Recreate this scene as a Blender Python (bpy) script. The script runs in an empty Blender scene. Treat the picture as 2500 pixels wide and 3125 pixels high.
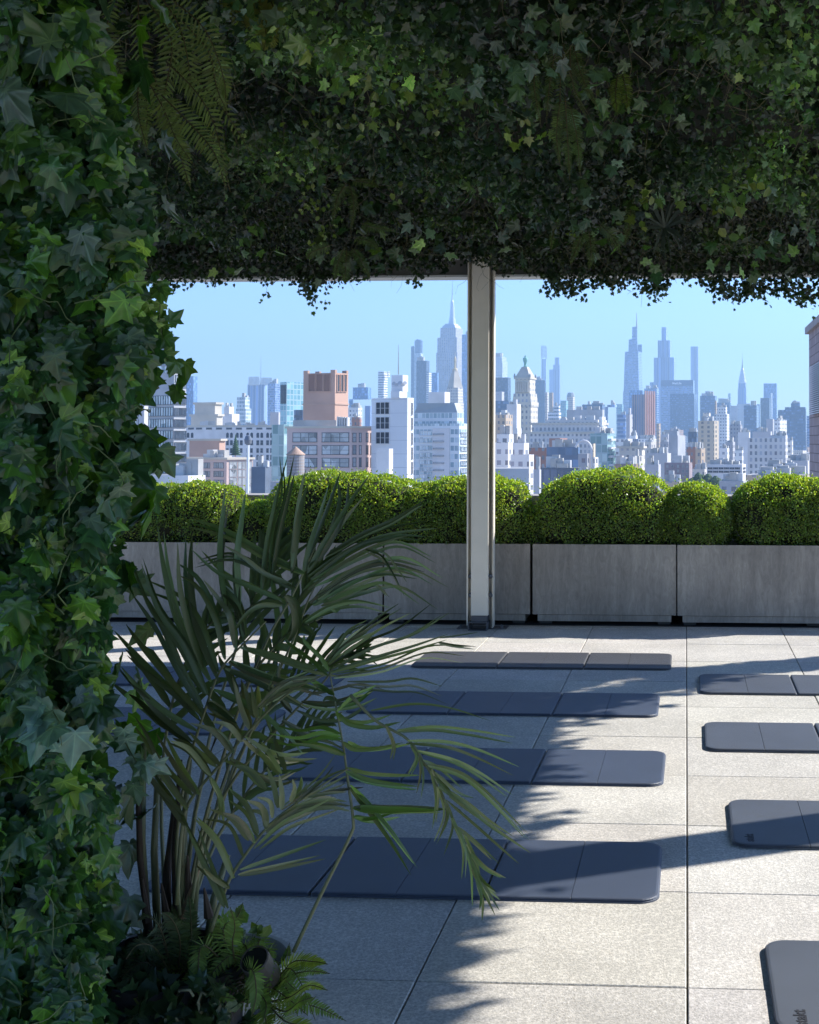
import bpy, math, random
import numpy as np
from math import radians, sin, cos, pi
rng = np.random.default_rng(7); random.seed(7)
sc = bpy.context.scene
# ------------------------------------------------------------ camera, sky, sun
F = 3950.0; PX, PYc = 1860.0, 1220.0; CH = 1.5
PITCH, YAW = radians(1.81), radians(3.39)
cd = bpy.data.cameras.new('camera'); cam = bpy.data.objects.new('camera', cd); sc.collection.objects.link(cam)
cam.location = (0, 0, CH); cam.rotation_euler = (pi/2 + PITCH, 0, YAW)
cd.sensor_width = 36; cd.lens = 36*F/3125; cd.shift_x = -(PX-1250)/3125; cd.shift_y = -(1562.5-PYc)/3125
cd.clip_start = .05; cd.clip_end = 30000
sc.camera = cam
SAZ, SEL = radians(27), math.atan(.667)      # direction to the sun, from +X towards +Y
SD = np.array([cos(SAZ)*cos(SEL), sin(SAZ)*cos(SEL), sin(SEL)])
w = bpy.data.worlds.new('World'); sc.world = w; w.use_nodes = True
nt = w.node_tree; bg = nt.nodes['Background']
sky = nt.nodes.new('ShaderNodeTexSky'); sky.sky_type = 'NISHITA'; sky.sun_disc = False
sky.sun_elevation = SEL; sky.sun_rotation = pi/2 - SAZ; sky.altitude = 50; sky.air_density = 1.0; sky.dust_density = 0.3; sky.ozone_density = 2.0
tn = nt.nodes.new('ShaderNodeMix'); tn.data_type = 'RGBA'; tn.blend_type = 'MULTIPLY'; tn.inputs[0].default_value = 1; tn.inputs[7].default_value = (.53, .69, 1.0, 1)
nt.links.new(sky.outputs[0], tn.inputs[6]); nt.links.new(tn.outputs[2], bg.inputs[0]); bg.inputs[1].default_value = 0.135
sl = bpy.data.lights.new('sun', 'SUN'); sun = bpy.data.objects.new('sun', sl); sc.collection.objects.link(sun)
sl.energy = 4.5; sl.angle = radians(.53); sl.color = (1, .965, .90)
import mathutils
sun.rotation_euler = mathutils.Vector(SD.tolist()).to_track_quat('Z', 'Y').to_euler()
sc.view_settings.view_transform = 'Standard'; sc.view_settings.look = 'None'; sc.view_settings.gamma = 1
sc.view_settings.exposure = 1.05
sc.cycles.max_bounces = 8; sc.cycles.volume_bounces = 0; sc.cycles.transparent_max_bounces = 8
sc.cycles.use_denoising = True
# ------------------------------------------------------------ projection helpers (photograph pixel -> point in the place)
Rx = np.array([[1,0,0],[0,cos(pi/2+PITCH),-sin(pi/2+PITCH)],[0,sin(pi/2+PITCH),cos(pi/2+PITCH)]])
Rz = np.array([[cos(YAW),-sin(YAW),0],[sin(YAW),cos(YAW),0],[0,0,1]])
RR = Rz @ Rx; C0 = np.array([0,0,CH])
def ray(x, y): return RR @ np.array([(x-PX)/F, -(y-PYc)/F, -1.0])
def at(x, y, Y): r = ray(x, y); return C0 + r*(Y/r[1])
def atz(x, y, z=0.): r = ray(x, y); return C0 + r*((z-CH)/r[2])
def onpl(x, y, P, n): r = ray(x, y); return C0 + r*(np.dot(P-C0, n)/np.dot(r, n))
D = 2500/1725.
def dat(x, y, Y): return at(x*D, y*D, Y)
# ------------------------------------------------------------ object helpers
col = sc.collection
def tag(o, label=None, cat=None, group=None, kind=None):
    if label: o['label'] = label
    if cat: o['category'] = cat
    if group: o['group'] = group
    if kind: o['kind'] = kind
    return o
def empty(name, loc, label, cat, group=None, rz=0):
    o = bpy.data.objects.new(name, None); col.objects.link(o); o.location = [float(a) for a in loc]; o.rotation_euler = (0, 0, rz)
    o.empty_display_size = .1
    return tag(o, label, cat, group)
def link(name, me, mats, parent=None):
    for m in (mats if isinstance(mats, (list, tuple)) else [mats]): me.materials.append(m)
    o = bpy.data.objects.new(name, me); col.objects.link(o)
    if parent is not None:
        o.parent = parent
        # geometry is given in world coordinates: undo the parent's placing
        M = mathutils.Matrix.Translation(parent_world(parent)).inverted()
        o.matrix_parent_inverse = mathutils.Matrix.Identity(4); me.transform(M)
    return o
def parent_world(p):
    v = mathutils.Vector((0,0,0))
    while p is not None: v += p.location; p = p.parent
    return v
class MB:
    """collects polygons, each with uv and material slot"""
    def __init__(s): s.v=[]; s.f=[]; s.uv=[]; s.m=[]
    def poly(s, pts, uv=None, m=0):
        i = len(s.v); s.v += [tuple(float(a) for a in p) for p in pts]; s.f.append(tuple(range(i, i+len(pts))))
        s.uv += (uv if uv is not None else [(0., 0.)]*len(pts)); s.m.append(m)
    def prism(s, base, top, z0=None, m=0, cap=1, bot=False, mtop=None):
        """base/top lists of 3d points, ccw from above"""
        n = len(base); u = 0.
        for i in range(n):
            a, b, c, d = base[i], base[(i+1)%n], top[(i+1)%n], top[i]
            L = float(np.linalg.norm(np.subtract(b, a)[:2])); Lt = float(np.linalg.norm(np.subtract(c, d)[:2]))
            k = (L-Lt)/2
            s.poly([a, b, c, d], [(u, float(a[2])), (u+L, float(b[2])), (u+k+Lt, float(c[2])), (u+k, float(d[2]))], m)
            u += math.ceil(L)+37.
        if cap: s.poly(top, [(float(p[0]), float(p[1])) for p in top], m if mtop is None else mtop)
        if bot: s.poly(base[::-1], None, m)
    def box(s, x0, x1, y0, y1, z0, z1, m=0, rz=0, mtop=None):
        cx, cy = (x0+x1)/2, (y0+y1)/2
        q = [(x0,y0),(x1,y0),(x1,y1),(x0,y1)]
        if rz: q = [(cx+(a-cx)*cos(rz)-(b-cy)*sin(rz), cy+(a-cx)*sin(rz)+(b-cy)*cos(rz)) for a, b in q]
        s.prism([(a,b,z0) for a,b in q], [(a,b,z1) for a,b in q], m=m, bot=True, mtop=mtop)
    def tube(s, pts, r0, r1=None, n=6, m=0, cap=True):
        pts = [np.array(p, float) for p in pts]; r1 = r0 if r1 is None else r1; rings=[]
        up = np.array([.13,.21,1.])
        for i, p in enumerate(pts):
            t = pts[min(i+1, len(pts)-1)] - pts[max(i-1, 0)]; t = t/(np.linalg.norm(t)+1e-9)
            a = np.cross(t, up); 
            if np.linalg.norm(a) < .15: a = np.cross(t, np.array([1.,0,0]))
            a /= np.linalg.norm(a); b = np.cross(t, a); r = r0+(r1-r0)*i/max(1, len(pts)-1)
            rings.append([p+r*(cos(2*pi*k/n)*a+sin(2*pi*k/n)*b) for k in range(n)])
        for i in range(len(rings)-1):
            for k in range(n): s.poly([rings[i][k], rings[i][(k+1)%n], rings[i+1][(k+1)%n], rings[i+1][k]], None, m)
        if cap: s.poly(rings[-1], None, m); s.poly(rings[0][::-1], None, m)
    def lathe(s, c, prof, n=20, m=0, axis=None):
        c = np.array(c, float); ax = np.array([0,0,1.]) if axis is None else np.array(axis, float)/np.linalg.norm(axis)
        a = np.cross(ax, [0,1.,0]); a = a/np.linalg.norm(a) if np.linalg.norm(a) > .1 else np.array([1.,0,0]); b = np.cross(ax, a)
        R = [[c+h*ax+r*(cos(2*pi*k/n)*a+sin(2*pi*k/n)*b) for k in range(n)] for r, h in prof]
        for i in range(len(R)-1):
            for k in range(n): s.poly([R[i][k], R[i][(k+1)%n], R[i+1][(k+1)%n], R[i+1][k]], None, m)
        s.poly(R[-1], None, m)
    def build(s, name, mats, parent=None, smooth=False, bevel=0, merge=False):
        me = bpy.data.meshes.new(name); me.from_pydata(s.v, [], s.f)
        uvl = me.uv_layers.new(name='UVMap'); uvl.data.foreach_set('uv', np.array(s.uv, 'f').ravel())
        me.polygons.foreach_set('material_index', np.array(s.m, 'i'))
        if merge or smooth or bevel:
            import bmesh
            bm = bmesh.new(); bm.from_mesh(me); bmesh.ops.remove_doubles(bm, verts=bm.verts, dist=1e-5)
            bmesh.ops.recalc_face_normals(bm, faces=bm.faces); bm.to_mesh(me); bm.free()
        if smooth: me.polygons.foreach_set('use_smooth', [True]*len(me.polygons))
        o = link(name, me, mats, parent)
        if bevel:
            b = o.modifiers.new('bevel', 'BEVEL'); b.width = bevel; b.segments = 2; b.limit_method = 'ANGLE'; b.angle_limit = radians(40)
        return o
def tri_mesh(name, V, T, uv, tint, mats, parent=None, smooth=True):
    """V (n,3) T (m,3) uv (m*3,2) tint (n,4)"""
    me = bpy.data.meshes.new(name)
    me.vertices.add(len(V)); me.vertices.foreach_set('co', V.astype('f').ravel())
    me.loops.add(len(T)*3); me.loops.foreach_set('vertex_index', T.astype('i').ravel())
    me.polygons.add(len(T)); me.polygons.foreach_set('loop_start', np.arange(0, len(T)*3, 3, dtype='i'))
    me.update(calc_edges=True)
    me.polygons.foreach_set('use_smooth', [smooth]*len(T))
    l = me.uv_layers.new(name='UVMap'); l.data.foreach_set('uv', uv.astype('f').ravel())
    a = me.color_attributes.new('tint', 'FLOAT_COLOR', 'POINT'); a.data.foreach_set('color', tint.astype('f').ravel())
    return link(name, me, mats, parent)
def nrm(a): return a/(np.linalg.norm(a, axis=-1, keepdims=True)+1e-9)
def scatter(tmpls, P, T, N, S, C):
    """leaf templates set at P with tip direction T, face normal N, size S, colour C -> arrays"""
    n = len(P); T = nrm(T); X = nrm(np.cross(T, N)); N = np.cross(X, T)
    pick = rng.integers(0, len(tmpls), n); Vs=[]; Ts=[]; U=[]; K=[]; off=0
    for k, (tv, tf, tu) in enumerate(tmpls):
        i = np.nonzero(pick == k)[0]
        if not len(i): continue
        s = S[i][:, None, None]
        v = P[i][:, None, :] + s*(tv[None,:,0:1]*X[i][:,None,:] + tv[None,:,1:2]*T[i][:,None,:] + tv[None,:,2:3]*N[i][:,None,:])
        m = len(tv); Vs.append(v.reshape(-1, 3))
        Ts.append((tf[None] + (off+np.arange(len(i))*m)[:, None, None]).reshape(-1, 3)); off += len(i)*m
        U.append(np.tile(tu[tf.ravel()], (len(i), 1)))
        K.append(np.repeat(np.concatenate([C[i], np.ones((len(i), 1))], 1), m, 0))
    return [np.concatenate(a) for a in (Vs, Ts, U, K)]
def join(parts):
    V=[];T=[];U=[];K=[];o=0
    for v,t,u,k in parts: V.append(v); T.append(t+o); U.append(u); K.append(k); o += len(v)
    return [np.concatenate(a) for a in (V,T,U,K)]
# ------------------------------------------------------------ materials
def mat(name, base=(.5,.5,.5), rough=.6, metal=0, spec=.5):
    m = bpy.data.materials.new(name); m.use_nodes = True; b = m.node_tree.nodes['Principled BSDF']
    b.inputs['Base Color'].default_value = (*base, 1); b.inputs['Roughness'].default_value = rough
    b.inputs['Metallic'].default_value = metal; b.inputs['Specular IOR Level'].default_value = spec
    return m
def N(m, t, **kw):
    n = m.node_tree.nodes.new(t)
    for k, v in kw.items():
        if k.startswith('i_'): n.inputs[int(k[2:])].default_value = v
        else: setattr(n, k, v)
    return n
def L(m, a, b): m.node_tree.links.new(a, b)
def M_(m, op, a, b=None, c=None):
    n = m.node_tree.nodes.new('ShaderNodeMath'); n.operation = op
    for i, x in enumerate((a, b, c)):
        if x is None: continue
        if isinstance(x, (int, float)): n.inputs[i].default_value = x
        else: L(m, x, n.inputs[i])
    return n.outputs[0]
def mixc(m, f, a, b, mode='MIX'):
    n = m.node_tree.nodes.new('ShaderNodeMix'); n.data_type = 'RGBA'; n.blend_type = mode
    for i, x in ((0, f), (6, a), (7, b)):
        if isinstance(x, (int, float)): n.inputs[i].default_value = x
        elif isinstance(x, tuple): n.inputs[i].default_value = (*x, 1)
        else: L(m, x, n.inputs[i])
    return n.outputs[2]
def noisy(name, base, rough=.7, scale=8., amt=.25, bump=0., bscale=60., detail=5., metal=0, stretch=(1,1,1), spec=.5):
    """base colour with blotches, and a fine bump"""
    m = mat(name, base, rough, metal, spec); b = m.node_tree.nodes['Principled BSDF']
    tc = N(m, 'ShaderNodeTexCoord'); mp = N(m, 'ShaderNodeMapping'); mp.inputs['Scale'].default_value = stretch; L(m, tc.outputs['Object'], mp.inputs[0])
    n = N(m, 'ShaderNodeTexNoise'); n.inputs['Scale'].default_value = scale; n.inputs['Detail'].default_value = detail; L(m, mp.outputs[0], n.inputs[0])
    k = M_(m, 'MULTIPLY_ADD', M_(m, 'SUBTRACT', n.outputs[0], .5), amt*3, 1.0)
    L(m, mixc(m, 1.0, tuple(base), cmb(m, k), 'MULTIPLY'), b.inputs['Base Color'])
    if bump:
        n2 = N(m, 'ShaderNodeTexNoise'); n2.inputs['Scale'].default_value = bscale; n2.inputs['Detail'].default_value = 3; L(m, tc.outputs['Object'], n2.inputs[0])
        bp = N(m, 'ShaderNodeBump'); bp.inputs['Strength'].default_value = bump; bp.inputs['Distance'].default_value = .004; L(m, n2.outputs[0], bp.inputs['Height']); L(m, bp.outputs[0], b.inputs['Normal'])
    return m
def cmb(m, k):
    c = N(m, 'ShaderNodeCombineColor')
    for i in range(3): L(m, k, c.inputs[i])
    return c.outputs[0]
def facade(name, wall, glass, pw=3., ph=3.5, fw=.5, fh=.5, rough=.8, glass2=None, grough=.12, groupn=0):
    """window grid in metres on the wall's own uv: wall colour, glass colour, spacing, share that is window"""
    m = mat(name, wall, rough); b = m.node_tree.nodes['Principled BSDF']
    uv = N(m, 'ShaderNodeTexCoord'); sp = N(m, 'ShaderNodeSeparateXYZ'); L(m, uv.outputs['UV'], sp.inputs[0])
    ux = M_(m, 'DIVIDE', sp.outputs[0], pw); uz = M_(m, 'DIVIDE', sp.outputs[1], ph)
    fx = M_(m, 'LESS_THAN', M_(m, 'ABSOLUTE', M_(m, 'SUBTRACT', M_(m, 'FRACT', ux), .5)), fw/2)
    fz = M_(m, 'LESS_THAN', M_(m, 'ABSOLUTE', M_(m, 'SUBTRACT', M_(m, 'FRACT', uz), .5)), fh/2)
    win = M_(m, 'MULTIPLY', fx, fz)
    ge = N(m, 'ShaderNodeNewGeometry'); sn = N(m, 'ShaderNodeSeparateXYZ'); L(m, ge.outputs['Normal'], sn.inputs[0])
    win = M_(m, 'MULTIPLY', win, M_(m, 'LESS_THAN', sn.outputs[2], .5))
    if groupn: win = M_(m, 'MULTIPLY', win, M_(m, 'LESS_THAN', M_(m, 'FRACT', M_(m, 'DIVIDE', sp.outputs[0], pw*(groupn+1))), groupn/(groupn+1.)))
    cv = N(m, 'ShaderNodeCombineXYZ'); L(m, M_(m, 'FLOOR', ux), cv.inputs[0]); L(m, M_(m, 'FLOOR', uz), cv.inputs[1])
    wn = N(m, 'ShaderNodeTexWhiteNoise', noise_dimensions='2D'); L(m, cv.outputs[0], wn.inputs[0])
    g2 = glass2 or tuple(min(1, c*2.2+.05) for c in glass)
    gc = mixc(m, M_(m, 'POWER', wn.outputs[0], 2.2), tuple(glass), tuple(g2))
    ns = N(m, 'ShaderNodeTexNoise'); ns.inputs['Scale'].default_value = .06; ns.inputs['Detail'].default_value = 6; L(m, ge.outputs['Position'], ns.inputs[0])
    wc = mixc(m, 1., tuple(wall), cmb(m, M_(m, 'MULTIPLY_ADD', ns.outputs[0], .5, .75)), 'MULTIPLY')
    L(m, mixc(m, win, wc, gc), b.inputs['Base Color'])
    L(m, M_(m, 'MULTIPLY_ADD', win, grough-rough, rough), b.inputs['Roughness'])
    return m
def leafmat(name, rough=.42, trans=.25, vein=.5, gloss=.5, tboost=(1.6,1.9,.7)):
    m = mat(name, (.1,.2,.05), rough, 0, gloss); b = m.node_tree.nodes['Principled BSDF']; out = m.node_tree.nodes['Material Output']
    a = N(m, 'ShaderNodeAttribute', attribute_name='tint'); c = a.outputs['Color']
    if vein:
        uv = N(m, 'ShaderNodeTexCoord'); sp = N(m, 'ShaderNodeSeparateXYZ'); L(m, uv.outputs['UV'], sp.inputs[0])
        u = M_(m, 'ABSOLUTE', sp.outputs[0]); v = M_(m, 'SUBTRACT', sp.outputs[1], .05); d = u
        for th in (48, 88):
            e = M_(m, 'ABSOLUTE', M_(m, 'SUBTRACT', M_(m, 'MULTIPLY', u, cos(radians(th))), M_(m, 'MULTIPLY', v, sin(radians(th)))))
            d = M_(m, 'MINIMUM', d, e)
        vm = M_(m, 'MULTIPLY', M_(m, 'LESS_THAN', d, .018), vein)
        vm = mixc(m, vm, c, mixc(m, 1., c, (1.9,1.7,1.5), 'MULTIPLY'))
        ns = N(m, 'ShaderNodeTexNoise'); ns.inputs['Scale'].default_value = 45; ns.inputs['Detail'].default_value = 4
        ge = N(m, 'ShaderNodeNewGeometry'); L(m, ge.outputs['Position'], ns.inputs[0])
        c = mixc(m, 1., vm, cmb(m, M_(m, 'MULTIPLY_ADD', ns.outputs[0], .9, .55)), 'MULTIPLY')
    L(m, c, b.inputs['Base Color'])
    tr = N(m, 'ShaderNodeBsdfTranslucent'); L(m, mixc(m, 1., c, tboost, 'MULTIPLY'), tr.inputs[0])
    mx = N(m, 'ShaderNodeMixShader'); mx.inputs[0].default_value = trans; L(m, b.outputs[0], mx.inputs[1]); L(m, tr.outputs[0], mx.inputs[2]); L(m, mx.outputs[0], out.inputs[0])
    return m
# ============================================================ THE CITY
CR = {'A': (400,780,.4058), 'B': (850,780,.4058), 'C': (1450,880,.3478), 'D': (1900,880,.3478)}
def cpx(c, x, y): a = CR[c]; return a[0]+a[2]*x, a[1]+a[2]*y
ZG = -60.
roofm = noisy('roof_membrane', (.42,.41,.39), .9, .3, .3); darkroof = noisy('roof_felt', (.16,.15,.15), .9, .3, .3)
unitm = noisy('rooftop_metal', (.5,.5,.5), .6, .5, .2)
FM = dict(
 limestone=facade('limestone_facade', (.60,.55,.48), (.16,.16,.18), 2.3, 3.4, .45, .5),
 cream=facade('cream_facade', (.60,.54,.44), (.16,.16,.18), 3.0, 3.9, .42, .5),
 white=facade('white_brick_facade', (.74,.73,.71), (.17,.18,.21), 2.6, 3.0, .5, .42),
 whiteband=facade('white_band_facade', (.76,.76,.76), (.12,.16,.20), 2.2, 3.6, .92, .42),
 grey=facade('grey_facade', (.36,.36,.38), (.12,.13,.17), 2.5, 3.1, .5, .45),
 greystone=facade('grey_stone_facade', (.56,.54,.53), (.14,.15,.18), 2.7, 3.5, .48, .58),
 tan=facade('tan_brick_facade', (.50,.38,.27), (.14,.14,.16), 2.5, 3.0, .45, .5),
 tanlit=facade('pale_tan_facade', (.58,.47,.34), (.14,.13,.12), 5.0, 3.1, .4, .55),
 red=facade('red_brick_facade', (.36,.17,.12), (.12,.12,.14), 2.6, 3.1, .42, .5),
 redplain=facade('plain_red_brick', (.34,.17,.13), (.06,.05,.05), 14., 12., .2, .12),
 brown=facade('brown_brick_facade', (.30,.20,.16), (.12,.12,.14), 3.2, 3.5, .5, .5),
 maroon=facade('maroon_striped_facade', (.33,.24,.24), (.09,.12,.2), 3.6, 60., .5, .97),
 lav=facade('blank_grey_wall', (.47,.46,.48), (.2,.2,.25), 9., 7., .16, .16),
 blank=noisy('blank_pale_render', (.68,.66,.65), .85, .15, .2),
 blankgrey=noisy('blank_grey_panels', (.40,.41,.43), .8, .15, .25),
 dark=facade('dark_glass_facade', (.07,.09,.13), (.05,.08,.14), 1.6, 3.8, .8, .7, .3),
 navy=facade('navy_glass_facade', (.10,.14,.22), (.06,.11,.2), 2.5, 3.9, .9, .6, .25),
 blue=facade('blue_glass_facade', (.16,.25,.40), (.10,.2,.38), 1.5, 4.0, .86, .82, .25, grough=.1),
 blueband=facade('blue_banded_facade', (.26,.34,.48), (.10,.17,.32), 3., 4.0, 1.1, .6, .3),
 bluevert=facade('blue_ribbed_facade', (.30,.38,.52), (.12,.19,.34), 6., 400., .7, 1.1, .3),
 cyan=facade('cyan_glass_facade', (.42,.55,.58), (.16,.36,.42), 3.0, 3.8, .8, .82, .3, glass2=(.35,.62,.66)),
 teal=facade('teal_glass_facade', (.30,.42,.44), (.12,.24,.26), 2.6, 3.5, .86, .84, .3, glass2=(.5,.66,.66)),
 paleglass=facade('pale_glass_facade', (.62,.66,.68), (.22,.32,.38), 2.0, 3.6, .84, .6, .4, glass2=(.55,.65,.7)),
 empire=facade('grey_ribbed_limestone', (.46,.43,.42), (.16,.18,.24), 5.6, 3.7, .5, .62),
 steel=noisy('bright_steel_cladding', (.62,.63,.65), .35, .05, .15, metal=.6),
 verdigris=noisy('verdigris_copper', (.20,.42,.36), .7, .2, .3),
 steelgrey=noisy('grey_roof_slate', (.30,.34,.36), .6, .1, .2),
)
FM['panelwhite'] = facade('white_wall_panels', (.72,.72,.73), (.50,.50,.52), 4.2, 3.2, 1.1, .03, .7, glass2=(.45,.45,.47), grough=.7)
plain = {k: noisy('plain_'+k, v, .8, .1, .2) for k, v in dict(limestone=(.52,.47,.39), brick=(.52,.33,.25), brick2=(.58,.43,.39), white=(.62,.61,.61), dark=(.05,.06,.08)).items()}
def foot(c, lv, Y, phi, inset):
    xl, xc, xr, yt = lv[:4]; sx, sy = cpx(c, xc, yt)
    C = at(sx, sy, Y+inset); p = phi
    rC = ray(sx, sy)
    if p is None: p = math.atan2(rC[0], rC[1])-.02
    def hit(px, dvec):
        r = ray(*cpx(c, px, yt)); A = np.array([[dvec[0], -r[0]], [dvec[1], -r[1]]])
        t = np.linalg.solve(A, -C[:2]); return t[0]
    w_ = hit(xl, (-cos(p), sin(p)))
    d_ = hit(xr, (sin(p), cos(p))) if xr > xc else w_
    if d_ <= 0 or d_ > 6*w_: d_ = w_
    u = np.array([-cos(p), sin(p), 0]); v = np.array([sin(p), cos(p), 0])
    C2 = C*np.array([1,1,0]); return [C2, C2+v*d_, C2+v*d_+u*w_, C2+u*w_], C[2], p
def rooftop(mb, q, z, n, seed, big=1.):
    r = random.Random(seed); a = np.array(q[0]); e1 = np.array(q[1])-a; e2 = np.array(q[3])-a
    for _ in range(n):
        s, t = r.uniform(.12,.8), r.uniform(.08,.8); p = a+e1*s+e2*t
        L1 = min(np.linalg.norm(e2)*.3, r.uniform(1,5)*big); L2 = min(np.linalg.norm(e1)*.3, r.uniform(1,4)*big); h = r.uniform(.6,2.6)*big
        mb.box(p[0]-L1/2, p[0]+L1/2, p[1]-L2/2, p[1]+L2/2, z, z+h, rz=-math.atan2(e1[0], e1[1]))
def bb(c, name, label, m, Y, levels, phi=15, clut=0, mtop=None, cat='building', cornice=None, ext=None, tank=False, zb=ZG):
    phi = None if phi is None else radians(phi)
    f0, z0, _p = foot(c, levels[0], Y, phi, 0)
    root = empty(name, (f0[0][0], f0[0][1], zb), label, cat)
    mm = FM[m] if isinstance(m, str) else m; zlo = zb; info = []
    for i, lv in enumerate(levels):
        ins = 0 if i == 0 else (lv[4] if len(lv) > 4 else .06*abs(lv[1]-lv[0])*CR[c][2]/F*Y)
        q, z, p = foot(c, lv, Y, phi, ins); mb = MB()
        mb.prism([(a[0],a[1],zlo-(.0 if i == 0 else .02)) for a in q], [(a[0],a[1],z) for a in q], mtop=1)
        mb.build('wall' if i == 0 else 'upper_storey', [mm, mtop or roofm], root)
        if cornice and i in (cornice if isinstance(cornice, tuple) else (0,)):
            cb = MB(); k = .12+Y*.0006; cc = sum(q)/4
            qq = [a+(a-cc)/np.linalg.norm(a-cc)*k*2 for a in q]; h = Y*.0016
            cb.prism([(a[0],a[1],z-h) for a in qq], [(a[0],a[1],z+.02) for a in qq], bot=True); cb.build('cornice', plain['limestone'] if m not in ('white','whiteband','lav','grey') else plain['white'], root)
        info.append((q, z, p)); zlo = z
    if clut:
        q, z, p = info[-1]
        for i in range(clut*2+1):
            mb = MB(); rooftop(mb, q, z, 1, label+str(i), max(1., Y/700)); mb.build('rooftop_unit', unitm if i % 2 else roofm, root)
    if tank:
        q, z, p = info[-1]; cc = q[0]*.5+q[2]*.5; mb = MB(); mb.lathe((cc[0], cc[1], z+2), [(1.9,0),(1.9,3.6),(.1,5)], 12)
        for a in (-1.2,1.2):
            for b_ in (-1.2,1.2): mb.tube([(cc[0]+a,cc[1]+b_,z),(cc[0]+a,cc[1]+b_,z+2.1)], .15, n=4)
        mb.build('water_tank', noisy('tank_wood_'+name, (.22,.15,.1), .9, 1, .2), root)
    return root, info
def tw(c, name, label, m, Y, cx, levels, phi=15, n=4, spire=None, zb=ZG, parts=None, cat='building', square=True):
    """tower round one upright axis: levels (y top, half width below, half width above, material)"""
    a = CR[c]; sx, sy = cpx(c, cx, levels[0][0]); P0 = at(sx, sy, Y); ph = radians(phi)
    root = empty(name, (P0[0], P0[1], zb), label, cat); zlo = zb
    k = a[2]/F*Y; info = []
    for i, lv in enumerate(levels):
        yt, h0, h1 = lv[:3]; mm = lv[3] if len(lv) > 3 else m; nn = lv[4] if len(lv) > 4 else n; mm = FM[mm] if isinstance(mm, str) else mm
        z = at(*cpx(c, cx, yt), Y)[2]; mb = MB()
        def ring(h, zz):
            r = h*k
            if nn == 4: s = r/(cos(ph)+sin(ph)); return [(P0[0]+ux*s*cos(ph)+uy*s*sin(ph), P0[1]-ux*s*sin(ph)+uy*s*cos(ph), zz) for ux, uy in ((1,-1),(1,1),(-1,1),(-1,-1))]
            return [(P0[0]+r*cos(2*pi*j/nn+.2), P0[1]+r*sin(2*pi*j/nn+.2), zz) for j in range(nn)]
        mb.prism(ring(h0, zlo-(.02 if i else 0)), ring(max(h1, .05), z), mtop=1); mb.build(lv[5] if len(lv) > 5 else ('wall' if i == 0 else 'upper_storey'), [mm, roofm], root)
        info.append((ring(h1, z), z)); zlo = z
    if spire:
        for (yt, r) in spire:
            z = at(*cpx(c, cx, yt), Y)[2]; mb = MB(); mb.tube([(P0[0],P0[1],zlo-.1),(P0[0],P0[1],z)], r*k, r*k*.3, 6); mb.build('spire', FM['steelgrey'], root); zlo = z
    return root, info, P0, k
def facewin(root, C, p, side, c, rects, nx=3, nz=1, frame=None, glass=None, name='window', proud=.12, bar=.012):
    """framed windows on a facade: rects in crop pixels"""
    nn = np.array([-sin(p), -cos(p), 0]) if side == 'front' else np.array([cos(p), -sin(p), 0])
    u = np.array([cos(p), -sin(p), 0]) if side == 'front' else np.array([sin(p), cos(p), 0]); C = np.array([C[0], C[1], 0.])
    for (x0, y0, x1, y1) in rects:
        A = onpl(*cpx(c, x0, y0), C, nn); B = onpl(*cpx(c, x1, y1), C, nn)
        w_ = abs(np.dot(B-A, u)); s0 = min(np.dot(A-C, u), np.dot(B-C, u)); zt, zb = A[2], B[2]; t = max(.12, bar*w_)
        def P(s, z, d): return C+u*s+nn*d+np.array([0,0,z])
        def slab(mb, a0, a1, b0, b1, d0, d1):
            f = [P(a0,b0,d0),P(a1,b0,d0),P(a1,b0,d1),P(a0,b0,d1)]; g = [P(a0,b1,d0),P(a1,b1,d0),P(a1,b1,d1),P(a0,b1,d1)]
            mb.poly([f[3],f[2],g[2],g[3]]); mb.poly([f[0],f[3],g[3],g[0]]); mb.poly([f[2],f[1],g[1],g[2]]); mb.poly([g[3],g[2],g[1],g[0]]); mb.poly([f[0],f[1],f[2],f[3]])
        mb = MB(); slab(mb, s0-t, s0+w_+t, zb-t, zb, .01, proud*1.6); slab(mb, s0-t, s0+w_+t, zt, zt+t, .01, proud)
        for i in range(nx+1):
            a = s0+w_*i/nx; slab(mb, a-t/2, a+t/2, zb, zt, .01, proud)
        for j in range(1, nz): slab(mb, s0, s0+w_, zb+(zt-zb)*j/nz-t/3, zb+(zt-zb)*j/nz+t/3, .01, proud*.8)
        f = mb.build(name, frame, root)
        mb = MB(); mb.poly([P(s0,zb,.06),P(s0+w_,zb,.06),P(s0+w_,zt,.06),P(s0,zt,.06)], [(0,0),(w_,0),(w_,zt-zb),(0,zt-zb)])
        mb.build('pane', glass, f)
def panemat(name, dark, light, sx, sz):
    m = mat(name, dark, .15); b = m.node_tree.nodes['Principled BSDF']; ge = N(m, 'ShaderNodeNewGeometry'); mp = N(m, 'ShaderNodeMapping'); mp.inputs['Scale'].default_value = (sx, sx, sz); L(m, ge.outputs['Position'], mp.inputs[0])
    v = N(m, 'ShaderNodeTexVoronoi'); v.inputs['Scale'].default_value = 1; L(m, mp.outputs[0], v.inputs[0]); s = N(m, 'ShaderNodeSeparateColor'); L(m, v.outputs['Color'], s.inputs[0])
    L(m, mixc(m, s.outputs[0], dark, light), b.inputs['Base Color']); return m
pg1 = panemat('warehouse_glass', (.12,.13,.14), (.5,.52,.54), .5, .35)
pg2 = panemat('dark_office_glass', (.015,.018,.025), (.04,.045,.06), .6, .5); pg2.node_tree.nodes['Principled BSDF'].inputs['Roughness'].default_value = .4; pg2.node_tree.nodes['Principled BSDF'].inputs['Specular IOR Level'].default_value = .15
pg3 = panemat('curtained_glass', (.2,.3,.35), (.75,.82,.84), .8, .25)
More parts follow.
